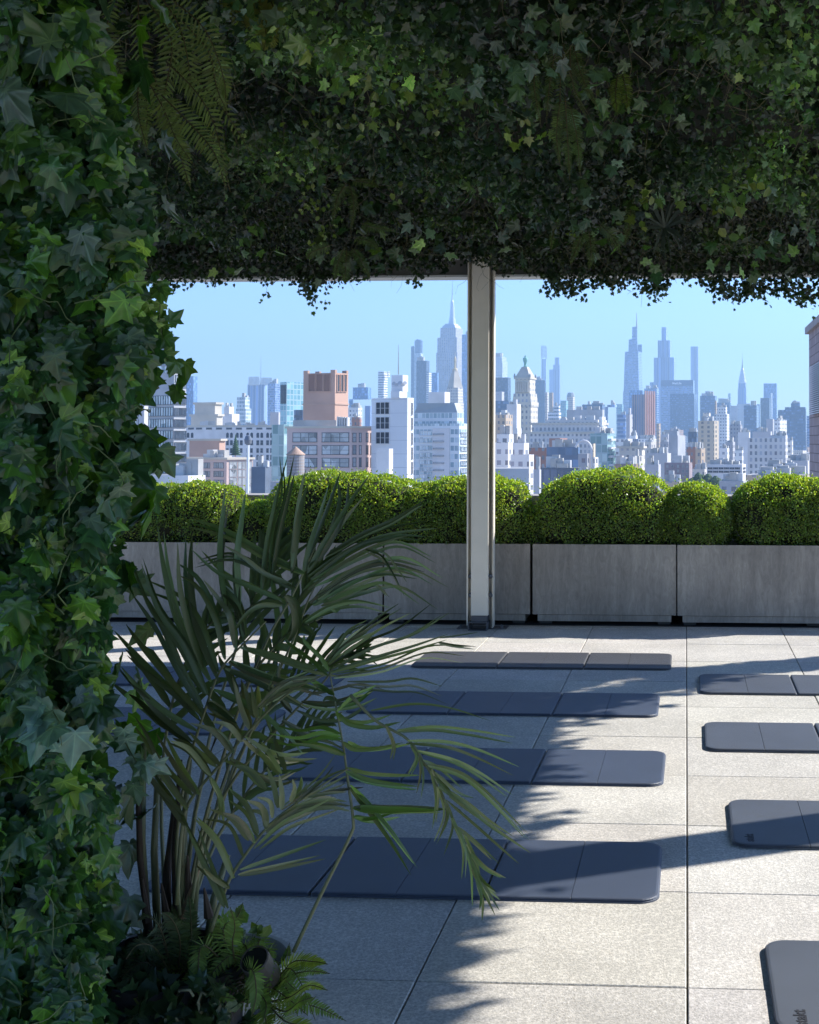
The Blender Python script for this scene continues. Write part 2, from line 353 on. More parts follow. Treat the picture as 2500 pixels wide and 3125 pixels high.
wf_dark = mat('dark_window_frame', (.06,.06,.07), .5); wf_grey = mat('grey_window_frame', (.3,.3,.31), .5)
# ---------- nearest blocks, with windows of their own
r, I = bb('A', 'glass_tower', 'glass and white concrete tower rising beside the ivy column at the far left', 'blankgrey', 395, [(40,325,415,1000),(150,325,415,880),(225,300,330,690,18)], 25, mtop=roofm)
C_, p_ = I[0][0][0], I[0][2]
for j in range(8):
    y0 = 1052+86.5*j-(86.5 if j == 0 else 0)*0; 
    facewin(r, C_, p_, 'front', 'A', [(60, y0+8, 319, y0+66)], 14, 1, wf_dark, pg3, 'window_band', .25, .0)
    facewin(r, C_, p_, 'right', 'A', [(329, y0+8, 412, y0+66)], 9, 1, wf_dark, pg3, 'window_band', .25, .0)
for y0 in (900, 965): facewin(r, I[1][0][0], p_, 'right', 'A', [(335, y0, 412, y0+52)], 8, 1, wf_dark, pg3, 'window_band', .2, .0)
for y0 in (715, 775, 835): facewin(r, I[2][0][0], p_, 'front', 'A', [(228, y0, 298, y0+45)], 5, 1, wf_grey, pg3, 'window_band', .2, .0)
bb('A', 'low_block', 'low grey roofed block just above the leftmost hedge', 'blank', 190, [(130,430,560,1655)], 25, clut=1)
r, I = bb('A', 'loft_building', 'brown brick loft building carrying a windowless red brick box on its roof', FM['brown'] if 0 else plain['brick2'], 420, [(400,720,918,1520)], 30, clut=3, cornice=(0,), mtop=roofm)
C_, p_ = I[0][0][0], I[0][2]
facewin(r, C_, p_, 'front', 'A', [(x, y, x+72, y+40) for y in (1558, 1622, 1688) for x in (428, 522, 624)], 4, 1, wf_dark, pg1)
facewin(r, C_, p_, 'right', 'A', [(x, y, x+26, y+48) for y in (1553, 1613, 1673, 1733) for x in (741, 769, 806, 838, 884)], 1, 1, wf_grey, pg1)
bb('A', 'brick_penthouse', 'windowless dark red brick box standing on the brown loft building', plain['brick'], 445, [(440,665,710,1378)], 20, clut=0, cornice=(0,), zb=at(*cpx('A',600,1530),445)[2], mtop=roofm)
t = empty('conifer', at(*cpx('A', 785, 1512), 440), 'small dark conifer on the roof of the brown loft building', 'tree')
P = np.array(t.location); mb = MB()
for i in range(9): mb.lathe(P+[0,0,.5+i*.75], [(2.2*(1-i/9)+.15,0),(2.0*(1-i/9),.15),(.1,1.2)], 9)
o = mb.build('crown', noisy('conifer_green', (.03,.08,.03), .9, 3, .5), t); mb = MB(); mb.tube([P, P+[0,0,7]], .2, .05); mb.build('trunk', plain['brick'], t)
# pole
t = empty('light_pole', at(*cpx('A', 877, 1800), 120), 'slim white pole with a round lamp head before the brown loft building', 'lamp post'); P = np.array(t.location)
zt = at(*cpx('A', 877, 1425), 120)[2]; mb = MB(); mb.tube([(P[0],P[1],P[2]-20),(P[0],P[1],zt)], .17, .13, 10); mb.build('pole', mat('white_pole_paint', (.75,.75,.73), .4), t)
mb = MB(); mb.lathe((P[0],P[1],zt), [(.12,0),(.32,.15),(.36,.5),(.25,.85),(.05,.95)], 12); mb.build('lamp_head', mat('smoked_lamp', (.15,.17,.2), .2), t)
bb('A', 'dark_shed', 'dark blue windowless block between the brown loft building and the water tower', noisy('dark_blue_metal', (.10,.13,.18), .6, .3, .2), 260, [(905,1010,1058,1590)], 20, clut=1)
# brick tower
r, I = bb('A', 'brick_tower', 'tall square salmon brick tower with slotted openings near its top', plain['brick'], 330, [(1297,1535,1635,880)], 25, mtop=plain['dark'], zb=at(*cpx('A',1500,1290),330)[2])
q, z, p_ = I[0]; C_ = q[0]
facewin(r, C_, p_, 'front', 'A', [(1338,893,1386,1018),(1396,893,1444,1018),(1454,893,1500,1018)], 1, 1, plain['brick'], noisy('recessed_brick', (.27,.15,.11), .9, .3, .2), 'blind_panel', .2, .02)
facewin(r, C_, p_, 'right', 'A', [(1549,897,1566,1023),(1576,897,1593,1023),(1603,897,1619,1023)], 1, 1, plain['brick'], plain['dark'], 'slot_opening', .2, .03)
e1, e2 = q[1]-q[0], q[3]-q[0]; ln1, ln2 = np.linalg.norm(e1), np.linalg.norm(e2)
for (s, t_, d) in ((0,0,.14),(1,0,.14),(0,1,.14),(1,1,.14)):
    pp = q[0]+e1*(s*(1-d))+e2*(t_*(1-d)); mb = MB(); qq = [pp, pp+e1*d, pp+e1*d+e2*d, pp+e2*d]
    mb.prism([(a[0],a[1],z-.01) for a in qq], [(a[0],a[1],z+.75) for a in qq]); mb.build('corner_pier', plain['brick'], r)
mb = MB(); cc = sum(q)/4; qq = [a+(a-cc)/np.linalg.norm(a-cc)*.25 for a in q]; zz = at(*cpx('A',1535,1120),330)[2]
mb.prism([(a[0],a[1],zz) for a in qq], [(a[0],a[1],zz+.35) for a in qq], bot=True); mb.build('string_course', noisy('pale_brick', (.5,.33,.25), .8, .3, .2), r)
# pink brick building below
r, I = bb('B', 'brick_building', 'pinkish brick building with wide industrial windows under the square brick tower', plain['brick2'], 300, [(65,545,740,1282)], 25, cornice=(0,), mtop=roofm)
q, z, p_ = I[0]; C_ = q[0]
facewin(r, C_, p_, 'front', 'B', [(x0, y0, x1, y1) for (y0, y1) in ((1335,1400),(1430,1495),(1525,1590)) for (x0, x1) in ((110,290),(330,530))], 3, 2, wf_dark, pg1)
facewin(r, C_, p_, 'right', 'B', [(x0, y0, x1, y1) for (y0, y1) in ((1337,1400),(1430,1493),(1522,1586)) for (x0, x1) in ((558,582),(607,621),(659,673),(694,714))], 1, 2, wf_dark, pg1)
for (x0, y0, x1) in ((440,1210,452),(456,1212,468),(472,1213,484),(490,1214,502),(508,1216,520)):
    A = at(*cpx('B', x0, y0), 308); B_ = at(*cpx('B', x1, y0), 308); mb = MB(); mb.box(A[0], B_[0], 308, 310, z-.01, A[2]); mb.build('rooftop_unit', unitm, r)
A = at(*cpx('B', 110, 1238), 318); B_ = at(*cpx('B', 435, 1238), 318); mb = MB(); mb.box(A[0], B_[0], 318, 326, z-.01, A[2]); mb.build('roof_bulkhead', roofm, r)
# water tower
P = at(*cpx('B', 128, 1660), 140); t = empty('water_tower', P, 'round wooden rooftop water tower with a rusty conical roof before the pinkish building', 'water tower'); k = .4058/F*140
mb = MB(); mb.lathe((P[0],P[1],P[2]), [(66*k,-1),(66*k,(1660-1492)*k)], 22); tk = noisy('weathered_planks', (.27,.24,.23), .9, 1.2, .3, stretch=(2,2,.2)); tank = mb.build('tank', tk, t)
for j in range(7): 
    mb = MB(); h = (12+j*23)*k; mb.lathe((P[0],P[1],P[2]+h), [(66*k,0),(67.5*k,.02),(67.5*k,.06),(66*k,.08)], 22); mb.build('hoop', wf_grey, tank)
mb = MB(); mb.lathe((P[0],P[1],P[2]+168*k), [(72*k,-.05),(72*k,0),(5*k,58*k),(1*k,62*k)], 22); mb.build('roof', noisy('rusty_tin', (.40,.27,.20), .7, 1, .3), t)
mb = MB()
for a in range(4): mb.tube([(P[0]+50*k*cos(a*pi/2+.6),P[1]+50*k*sin(a*pi/2+.6),-30),(P[0]+50*k*cos(a*pi/2+.6),P[1]+50*k*sin(a*pi/2+.6),P[2]-.9)], .12, n=5)
mb.build('stand', wf_grey, t)
bb('B', 'stone_block', 'grey masonry block carrying the rooftop water tower, low behind the hedge', 'grey', 150, [(-60,150,230,1700)], 20, zb=-60)
# white building with dark window grid
r, I = bb('B', 'white_office', 'white panelled building with a tall blank fin and dark gridded windows', FM['panelwhite'], 300, [(700,970,1018,1068),(845,910,968,1020,0.5),(850,935,975,898,1.5)], 25, mtop=roofm)
q, z, p_ = I[0]; C_ = q[0]
facewin(r, C_, p_, 'front', 'B', [(736, y, 836, y+84) for y in (1106, 1217, 1329)], 3, 2, plain['white'], pg2, proud=.2, bar=.02)
facewin(r, C_, p_, 'right', 'B', [(1000, y, 1008, y+85) for y in (1110, 1222, 1335, 1445, 1555)], 1, 3, wf_grey, pg2)
P = at(*cpx('B', 902, 895), 310); mb = MB(); z2 = at(*cpx('B', 902, 670), 310)[2]; mb.tube([P, (P[0],P[1],z2)], .13, .04, 6); mb.build('antenna', wf_grey, r)
for i, (x, y) in enumerate(((870,965),(890,975),(915,960),(935,975),(950,960))):
    P = at(*cpx('B', x, y), 299); mb = MB(); mb.lathe(P, [(.1,0),(.4,.06),(.5,.2),(.05,.21)], 10, axis=(-.3+.2*i,-1,.5)); mb.build('dish', unitm, r)
bb('B', 'white_annexe', 'lower white blank box in front of the white panelled building', 'blank', 230, [(735,832,862,1452)], 25)
# curved glass condominium
r, I = bb('B', 'glass_condominium', 'pale banded glass building with a slanting glass roof left of the metal post', 'paleglass', 560, [(1020,1360,1425,1262),(1022,1345,1395,1180,3)], 22, clut=0, mtop=roofm)
q, z, p_ = I[1]
mb = MB(); zt = at(*cpx('B',1300,1105),560)[2]; cc = sum(q)/4; tq = [cc+(a-cc)*[.82,.7,1] for a in q]
mb.prism([(a[0],a[1],z) for a in q], [(a[0],a[1],zt) for a in tq], mtop=1); mb.build('slanting_roof', [FM['steelgrey'], roofm], r)
q, z, p_ = I[0]; C_ = q[0]
facewin(r, C_, p_, 'front', 'B', [(1063, y, 1160, y+30) for y in range(1322, 1690, 54)], 5, 1, plain['white'], pg3, proud=.3)
facewin(r, C_, p_, 'front', 'B', [(1168, y, 1246, y+7) for y in range(1340, 1690, 54)], 1, 1, wf_grey, pg2, proud=.5)
mb = MB(); nn = np.array([-sin(p_),-cos(p_),0]); A = onpl(*cpx('B',1160,1297), C_, nn)+nn*.25; B_ = onpl(*cpx('B',1290,1297), C_, nn)+nn*.25
mb.prism([(A[0],A[1],ZG),(B_[0],B_[1],ZG),(B_[0]-nn[0]*.2,B_[1]-nn[1]*.2,ZG),(A[0]-nn[0]*.2,A[1]-nn[1]*.2,ZG)], [(A[0],A[1],A[2]),(B_[0],B_[1],A[2]),(B_[0]-nn[0]*.2,B_[1]-nn[1]*.2,A[2]),(A[0]-nn[0]*.2,A[1]-nn[1]*.2,A[2])]); mb.build('white_panel_strip', plain['white'], r)
facewin(r, C_, p_, 'right', 'B', [(1372, y, 1418, y+28) for y in range(1330, 1690, 54)], 3, 1, plain['white'], pg3, proud=.4)
bb('B', 'roof_bulkhead_building', 'plain white box above the slanting glass roof', 'blank', 620, [(1128,1250,1290,1025)], 22)
# arcaded long grey building at left
r, I = bb('A', 'arcaded_building', 'long pale grey stone building with a row of round arched windows below its cornice', FM['blank'], 700, [(380,1061,1062,1275)], 8, clut=7, cornice=(0,), mtop=roofm)
q, z, p_ = I[0]; C_ = q[0]
xs = [x+dx for x in (716, 790, 868, 944, 1018) for dx in (0, 30)]
facewin(r, C_, p_, 'front', 'A', [(x, 1390, x+20, 1425) for x in xs]+[(x, 1450, x+18, 1482) for x in xs]+[(x, 1500, x+18, 1535) for x in xs[4:]]+[(x, 1553, x+18, 1585) for x in xs[4:]]+[(x, 1295, x+44, 1307) for x in (430,490,565,640,716,790,868,944,1018)], 1, 2, wf_grey, pg2, bar=.0)
nn = np.array([-sin(p_),-cos(p_),0]); uu = np.array([cos(p_),-sin(p_),0])
for x in xs+[420,450]:
    A = onpl(*cpx('A', x, 1370), C_, nn)+nn*.08; B_ = onpl(*cpx('A', x+20, 1370), C_, nn)+nn*.08; R_ = np.linalg.norm(B_-A)/2; M0 = (A+B_)/2; mb = MB()
    M0[2] = onpl(*cpx('A', x, 1342), C_, nn)[2]
    pts = [M0+uu*R_*cos(a)+np.array([0,0,R_*sin(a)]) for a in np.linspace(0, pi, 9)]
    mb.poly([np.array([A[0],A[1],A[2]]), np.array([B_[0],B_[1],A[2]])]+pts); mb.build('arched_window', pg2, r)
bb('A', 'classical_pavilion', 'cream classical rooftop pavilion with a hipped roof on the arcaded building', plain['limestone'], 760, [(452,645,690,1192),(480,632,684,1103)], 18, cornice=(0,1), zb=at(*cpx('A',600,1290),760)[2])
bb('A', 'mechanical_penthouse', 'small white plant room between the cream pavilion and the stepped white tower', 'blank', 800, [(690,760,815,1190),(700,738,775,1135)], 18, clut=1)
bb('A', 'stepped_tower', 'stepped white tower with slanted shoulders left of the blue lattice topped tower', 'paleglass', 1200, [(790,862,905,1150),(797,858,893,1064)], 18, clut=1)
bb('A', 'blue_glass_tower', 'slim blue glass tower directly right of the white banded glass tower', 'blue', 1800, [(405,470,500,907)], 18)
r, I, P0, k = tw('A', 'lattice_topped_tower', 'blue office tower crowned by open lattice screens and a thin mast', 'bluevert', 2500, 975, [(1090,85,85),(970,84,84)], 12, spire=[(930,5),(752,2.5)])
for (x0, x1, yt) in ((890,965,915),(985,1058,922)):
    A = at(*cpx('A', x0, yt), 2480); B_ = at(*cpx('A', x1, 972), 2480); mb = MB()
    for i in range(8): mb.box(A[0]+(B_[0]-A[0])*i/7-1, A[0]+(B_[0]-A[0])*i/7+1, 2478, 2480, B_[2], A[2])
    for i in range(4): mb.box(A[0], B_[0], 2480.2, 2482, B_[2]+(A[2]-B_[2])*i/3-1, B_[2]+(A[2]-B_[2])*i/3+1)
    mb.build('lattice_screen', FM['steel'], r)
bb('A', 'blue_slab', 'plain blue slab tower between the lattice topped tower and the turquoise glass tower', 'blueband', 2200, [(1030,1085,1130,960)], 15, clut=2)
r, I = bb('A', 'turquoise_tower', 'turquoise glass tower behind the left edge of the brick tower', 'cyan', 900, [(1122,1172,1300,950)], 35)
facewin(r, I[0][0][0], I[0][2], 'front', 'A', [(1126,975,1168,1112)], 2, 6, wf_dark, pg2, 'dark_panel')
bb('A', 'green_glass_building', 'pale green reflective glass building left of the pinkish brick building', 'teal', 420, [(1058,1150,1225,1270)], 25)
bb('A', 'grey_bulkhead_building', 'plain grey block with one small window left of the turquoise tower', 'lav', 780, [(1046,1110,1122,1178)], 15)
bb('A', 'dark_glass_box', 'small dark green glass box against the foot of the brick tower', 'dark', 520, [(1226,1290,1302,1160)], 15)
bb('A', 'pale_blue_annex', 'pale striped block squeezed between ivy column and banded glass tower base', 'lav', 240, [(60,100,130,1130)], 15)
# behind the brick building
bb('B', 'blue_glass_block', 'broad blue glass block right of the square brick tower', 'blue', 2000, [(532,560,562,1080),(560,673,697,990)], 18, clut=2)
bb('B', 'white_low_block', 'low white block with terraces right of the square brick tower', 'white', 900, [(524,600,630,1142)], 18, clut=2)
bb('B', 'red_brick_block', 'small red brick block beside the white low block', 'red', 700, [(550,612,626,1215)], 18, clut=2)
bb('B', 'ribbed_slab', 'narrow blue and white ribbed slab below the broad blue glass block', 'bluevert', 1300, [(650,692,706,1130)], 15)
bb('B', 'pale_slim_tower', 'slim pale grey tower with two shafts left of the antenna', 'whiteband', 1900, [(750,793,822,872),(820,826,838,915)], 15, clut=1)
bb('B', 'black_slab_tower', 'very slim dark tower with a stepped round head', 'dark', 3500, [(998,1022,1024,682)], None)
tw('B', 'rounded_glass_tower', 'white sided slim tower with a rounded dark glass top', 'paleglass', 3550, 1054, [(735,32,32),(640,31,31,'navy',12),(632,26,20,'navy',12)], 10)
bb('B', 'charcoal_tower', 'flat topped charcoal glass tower with a roof crane before the slim tower pair', 'dark', 2400, [(1038,1113,1136,790)], 15, clut=2)
bb('B', 'white_balcony_tower', 'white tower with balconies right of the charcoal tower', 'whiteband', 2100, [(1113,1132,1152,878)], 15)
bb('B', 'blue_rounded_block', 'low blue glass block left of the great spired tower', 'blue', 2500, [(1150,1196,1206,880)], 15)
# great spired tower
r, I, P0, k = tw('B', 'spired_skyscraper', 'great ribbed limestone skyscraper with stepped shoulders and a tall mast', 'empire', 3100, 1300, [(1010,125,125),(735,104,104),(622,97,97),(548,77,77),(528,68,58,'steel'),(515,50,44,'steel')], 14)
mb = MB(); z0 = I[-1][1]; Z = lambda y: at(*cpx('B', 1313, y), 3100)[2]
prof = [(30*k, z0), (22*k, Z(470)), (16*k, Z(400)), (15*k, Z(372)), (12*k, Z(350)), (6*k, Z(335)), (5*k, Z(300))]
mb.lathe((P0[0]+5*k,P0[1],0), prof, 12); mb.build('mast', FM['steel'], r); mb = MB(); mb.tube([(P0[0]+5*k,P0[1],Z(302)),(P0[0]+5*k,P0[1],Z(250)),(P0[0]+5*k,P0[1],Z(186))], 3.5*k, 1.2*k, 6); mb.build('spire', FM['steelgrey'], r)
bb('B', 'blue_tower', 'tall plain blue glass tower half hidden by the metal post', 'blue', 2800, [(1380,1450,1470,592)], 15, clut=1)
# gold-tipped clock tower
r, I, P0, k = tw('B', 'pyramid_roofed_tower', 'pale stone tower with a steep pyramid roof and gilded lantern before the spired skyscraper', 'limestone', 1500, 1327, [(1110,62,62),(995,58,55)], 14)
mb = MB(); Z = lambda y: at(*cpx('B', 1327, y), 1500)[2]; mb.lathe((P0[0],P0[1],0), [(55*k*1.1, I[-1][1]), (22*k, Z(865))], 4); mb.build('pyramid_roof', plain['limestone'], r)
mb = MB(); mb.lathe((P0[0],P0[1],0), [(20*k, Z(867)), (18*k, Z(850)), (9*k, Z(845)), (9*k, Z(800)), (11*k, Z(795)), (8*k, Z(770)), (2*k, Z(755)), (1*k, Z(720))], 10); mb.build('lantern', noisy('gilded_stone', (.62,.5,.3), .5, .2, .2), r)
# ---------- centre, right of the post
bb('C', 'glass_rounded_tower', 'grey glass tower with rounded roof and crane directly right of the metal post', 'paleglass', 3200, [(120,240,285,640),(150,235,275,598)], 15, clut=2)
bb('C', 'dark_block', 'dark flat topped block right of the metal post below the rounded glass tower', 'dark', 2000, [(120,288,314,782)], 15)
bb('C', 'pale_block', 'pale windowless block in front of the dark block right of the post', 'lav', 1600, [(120,235,256,906)], 15)
bb('C', 'navy_low_block', 'dark blue low block just left of the lantern topped tower', 'navy', 1200, [(120,295,322,985)], 15)
bb('C', 'blank_lavender_slab', 'blank lavender slab with stepped foot left of the lantern topped tower', 'blank', 720, [(270,372,408,1228),(278,366,402,1015)], 18, clut=1)
bb('C', 'tan_apartment', 'tan apartment block with dark windows right of the metal post', 'tan', 640, [(150,270,330,1108)], 20, clut=2)
# lantern tower
r, I, P0, k = tw('C', 'lantern_topped_tower', 'ornate cream tower with columns, a pyramid roof and a green bronze lantern', 'cream', 900, 440, [(1040,105,105),(1000,112,112,'cream',4,'belt_course'),(925,104,96),(800,84,84)], 14)
Z = lambda y: at(*cpx('C', 425, y), 900)[2]
mb = MB(); q = I[-1][0]; cc = np.mean(q, 0)
qq = [(cc+(np.array(a)-cc)*1.12) for a in q]; mb.prism([(a[0],a[1],Z(800)) for a in qq], [(a[0],a[1],Z(785)) for a in qq], bot=True); mb.build('cornice', plain['limestone'], r)
mb = MB(); mb.prism([(a[0],a[1],Z(785)) for a in q], [tuple(cc[:2]+(np.array(a)[:2]-cc[:2])*.35)+(Z(690),) for a in q]); mb.build('pyramid_roof', plain['limestone'], r)
mb = MB(); mb.lathe((cc[0],cc[1],0), [(16*k,Z(692)),(16*k,Z(678)),(10*k,Z(675)),(14*k,Z(655)),(22*k,Z(625)),(20*k,Z(610)),(8*k,Z(605)),(7*k,Z(592)),(1*k,Z(586))], 12); mb.build('lantern', FM['verdigris'], r)
for a in qq:
    mb = MB(); mb.lathe((a[0]*.93+cc[0]*.07,a[1]*.93+cc[1]*.07,Z(785)), [(7*k,0),(9*k,12*k),(7*k,26*k),(1*k,38*k)], 8); mb.build('urn', FM['steelgrey'], r)
p_ = radians(14); u = np.array([cos(p_),-sin(p_),0]); nn = np.array([-sin(p_),-cos(p_),0]); s = 84*k/(cos(p_)+sin(p_))
for i in range(6):
    b_ = P0*[1,1,0]+nn*(s+.4)+u*s*(-.75+.3*i); mb = MB(); mb.tube([b_+[0,0,Z(915)], b_+[0,0,Z(822)]], .9, .8, 8); mb.build('column', plain['limestone'], r)
for i in range(5):
    b_ = P0*[1,1,0]+nn*(s+.05)+u*s*(-.6+.3*i); mb = MB(); ww = .8
    for zz in ((905,870),(860,825)): mb.poly([b_-u*ww+[0,0,Z(zz[0])], b_+u*ww+[0,0,Z(zz[0])], b_+u*ww+[0,0,Z(zz[1])], b_-u*ww+[0,0,Z(zz[1])]])
    mb.build('window', pg2, r)
bb('C', 'dark_crane_tower', 'dark flat tower right of the lantern topped tower', 'dark', 2500, [(512,612,622,806)], 12, clut=2)
r, I = bb('C', 'needle_tower', 'extremely slender tower with an open ladder like top', 'bluevert', 5000, [(582,622,629,620)], 10)
q, z, p_ = I[0]; zt = at(*cpx('C', 600, 512), 5000)[2]
mb = MB()
for a in q: mb.box(a[0]-.9, a[0]+.9, a[1]-.9, a[1]+.9, z, zt)
for i in range(9): mb.box(q[3][0], q[0][0], q[0][1]-2, q[0][1]+2, z+(zt-z)*i/9+6, z+(zt-z)*i/9+9)
mb.build('open_crown', FM['steelgrey'], r)
bb('C', 'stepped_slim_tower', 'slim glass tower stepping up in three shafts', 'bluevert', 4500, [(652,742,756,712),(685,742,753,670),(700,738,746,606)], 10)
bb('C', 'narrow_white_tower', 'narrow white building at the foot of the dark tower', 'limestone', 1700, [(614,634,646,912)], 15)
bb('C', 'narrow_pink_tower', 'narrow pinkish building below the three stepped glass shafts', 'tan', 1900, [(650,680,688,915)], 15)
bb('C', 'sloped_glass_building', 'white terraced building with a slanting glass front', 'whiteband', 1300, [(640,735,755,1085),(690,735,748,1030)], 15, clut=1)
bb('C', 'wedge_glass_building', 'pale glass wedge building left of the domed beige tower', 'cyan', 1900, [(748,798,816,985)], 15)
tw('C', 'domed_beige_tower', 'beige tower with a rounded crown rising over the long cream building', 'limestone', 2200, 840, [(1080,38,38),(950,34,34),(915,36,26,'steelgrey',8)], 12)
bb('C', 'wide_flat_tower', 'wide grey glass office block far behind the long cream building', 'navy', 1500, [(940,1118,1140,1018)], 15, clut=2)
r, I = bb('C', 'long_cream_building', 'long cream stone office building with cornices and window bays in mid view', 'greystone', 800, [(480,1080,1160,1258),(500,1075,1158,1178),(620,1078,1157,1152,14)], 12, clut=5, cornice=(0,1))
bb('C', 'grey_plant_room', 'dark grey louvred plant rooms on top of the long cream building', 'blankgrey', 850, [(803,1118,1135,1064)], 12, clut=2, zb=at(*cpx('C',900,1170),850)[2])
bb('C', 'stepped_white_corner', 'stepped white end block at the right of the long cream building', 'white', 780, [(1085,1120,1160,1210),(1088,1115,1145,1125)], 20)
bb('C', 'red_plant_block', 'dull red brick block before the long cream building', 'redplain', 620, [(650,745,810,1315)], 18)
bb('C', 'maroon_apartment', 'maroon brick apartment block behind the tallest central hedge', 'red', 470, [(470,630,645,1398)], 15, clut=2)
bb('C', 'dark_glass_loft', 'dark blue glass loft building with a metal roof screen', 'navy', 420, [(628,905,920,1392)], 15, clut=3)
bb('C', 'dark_long_building', 'long dark low building with white blinds just above the central hedge', 'dark', 260, [(578,905,935,1575)], 15, clut=3)
r, I = bb('C', 'arched_roof_building', 'narrow building with a curved pale arch over its roof', 'grey', 400, [(905,985,1022,1450)], 15)
A = at(*cpx('C', 880, 1395), 402); B_ = at(*cpx('C', 1022, 1580), 402); mb = MB(); pts = [A+[0,0,0]]
for a in np.linspace(pi*.75, 0, 10): pts.append(np.array([A[0]+(B_[0]-A[0])*(.5+.5*cos(a)), 402, at(*cpx('C', 950, 1420), 402)[2]+(sin(a))*3.]))
pts.append(np.array([B_[0], 402, -40])); mb.tube(pts, .4, .4, 5); mb.build('arch', plain['white'], r)
bb('C', 'tan_chimney_block', 'narrow tan tower left of the glass balcony building', 'tanlit', 440, [(1022,1040,1056,1362)], 20)
bb('C', 'cream_walkup', 'small cream walk up with black windows beside the glass balcony building', 'white', 380, [(1038,1052,1082,1482)], 20)
r, I = bb('C', 'glass_balcony_building', 'glassy apartment building lined with balconies on its lit corner', 'teal', 520, [(1008,1160,1232,1272)], 25, clut=3)
q, z, p_ = I[0]; v = (q[1]-q[0])/np.linalg.norm(q[1]-q[0]); nr = np.array([cos(p_),-sin(p_),0])
for i in range(12):
    zz = z-3-i*3.4; a = q[0]+v*1; b_ = q[1]-v*2; mb = MB(); mb.prism([(a[0],a[1],zz),(a[0]+nr[0]*1.4,a[1]+nr[1]*1.4,zz),(b_[0]+nr[0]*1.4,b_[1]+nr[1]*1.4,zz),(b_[0],b_[1],zz)], [(a[0],a[1],zz+.9),(a[0]+nr[0]*1.4,a[1]+nr[1]*1.4,zz+.9),(b_[0]+nr[0]*1.4,b_[1]+nr[1]*1.4,zz+.9),(b_[0],b_[1],zz+.9)], bot=True); mb.build('balcony', plain['white'], r)
bb('C', 'white_stepped_apartment', 'white apartment building stepping down right of the metal post', 'white', 330, [(310,475,516,1458),(330,430,472,1356,5)], 25, clut=3)
bb('C', 'white_apartment', 'white apartment block with small square windows beside the post', 'white', 350, [(150,290,345,1352),(190,300,338,1280,5)], 20, clut=2)
bb('C', 'grey_blank_block', 'blank grey rendered block low behind the hedge right of the post', 'blankgrey', 210, [(120,470,476,1580)], None)
bb('C', 'grey_garage', 'small grey roofed block beside the blank grey block', 'lav', 240, [(512,565,580,1590)], 15, clut=1)
# ---------- right hand skyline
bb('C', 'ribbed_white_tower', 'white ribbed tower right of the long cream building', 'bluevert', 1600, [(1140,1165,1168,1040),(1160,1225,1246,1022)], 12, clut=1)
bb('C', 'teal_slab', 'pale teal glass slab left of the tapering glass skyscraper', 'cyan', 2300, [(1240,1290,1302,1016)], 12)
bb('C', 'banded_blue_block', 'blue banded block at the foot of the tapering skyscraper', 'blueband', 1300, [(1248,1320,1332,1106)], 12, clut=1)
bb('C', 'thin_corner_tower', 'thin stepped white tower left of the maroon striped tower', 'lav', 900, [(1326,1358,1382,1105),(1345,1360,1370,1050)], 20)
r, I, P0, k = tw('C', 'tapering_skyscraper', 'tall tapering blue glass skyscraper with stepped shards and a thin mast', 'blueband', 3300, 1388, [(905,98,86),(558,82,70)], 12)
for nm, x0, x1, y in (('shard', 1342, 1425, 432), ('shard', 1378, 1425, 336), ('shard', 1425, 1462, 485)):
    A = at(*cpx('C', x0, y), 3290); B_ = at(*cpx('C', x1, y), 3290); zl = I[-1][1]; mb = MB(); w_ = B_[0]-A[0]; yy = 3280 if y == 336 else 3284+x0*.001*20
    mb.prism([(A[0],yy,zl),(B_[0],yy,zl),(B_[0],yy+w_,zl),(A[0],yy+w_,zl)], [(A[0]+w_*.05,yy+1,A[2]-w_*.12),(B_[0]-w_*.04,yy+1,A[2]),(B_[0]-w_*.04,yy+w_,A[2]),(A[0]+w_*.05,yy+w_,A[2]-w_*.12)]); mb.build(nm, FM['blueband'], r)
P = at(*cpx('C', 1418, 336), 3290); mb = MB(); mb.tube([P-[0,0,4], (P[0],P[1],at(*cpx('C',1418,216),3290)[2])], 2.4, .8, 5); mb.build('spire', FM['steelgrey'], r)
r, I = bb('C', 'striped_maroon_tower', 'maroon and white vertically striped tower with a fingered crown', 'maroon', 1500, [(1378,1485,1582,930)], 42)
q, z, p_ = I[0]; v = (q[1]-q[0]); 
for i in range(5):
    a = q[0]+v*(i/5.+.02); b_ = q[0]+v*(i/5.+.09); n_ = np.array([cos(p_),-sin(p_),0]); mb = MB()
    mb.prism([(a[0],a[1],ZG),(a[0]+n_[0]*1.5,a[1]+n_[1]*1.5,ZG),(b_[0]+n_[0]*1.5,b_[1]+n_[1]*1.5,ZG),(b_[0],b_[1],ZG)][::1], [(a[0],a[1],z+4),(a[0]+n_[0]*1.5,a[1]+n_[1]*1.5,z+4),(b_[0]+n_[0]*1.5,b_[1]+n_[1]*1.5,z+4),(b_[0],b_[1],z+4)]); mb.build('rib', noisy('salmon_rib', (.6,.33,.25), .8, .1, .1), r)
bb('C', 'blue_shoulder_block', 'low blue glass block peeping above the maroon striped tower', 'blue', 2000, [(1352,1470,1482,894)], 12)
r, I = bb('D', 'stacked_skyscraper', 'broad blue skyscraper built of four stacked setbacks', 'bluevert', 3500, [(240,468,476,822),(275,452,466,606),(310,416,432,456),(343,383,398,340)], 8)
bb('D', 'grey_terrace_block', 'grey green flat block between the maroon striped tower and the wide slab', 'steelgrey' if 0 else 'blueband', 2300, [(190,300,320,878)], 12, clut=1)
r, I = bb('D', 'sign_topped_tower', 'broad pale blue slab tower bearing a white company name at its top left', 'blueband', 2900, [(338,622,632,806)], 4)
q, z, p_ = I[0]; u = (q[0]-q[3])/np.linalg.norm(q[0]-q[3]); nn = np.array([-sin(p_),-cos(p_),0])
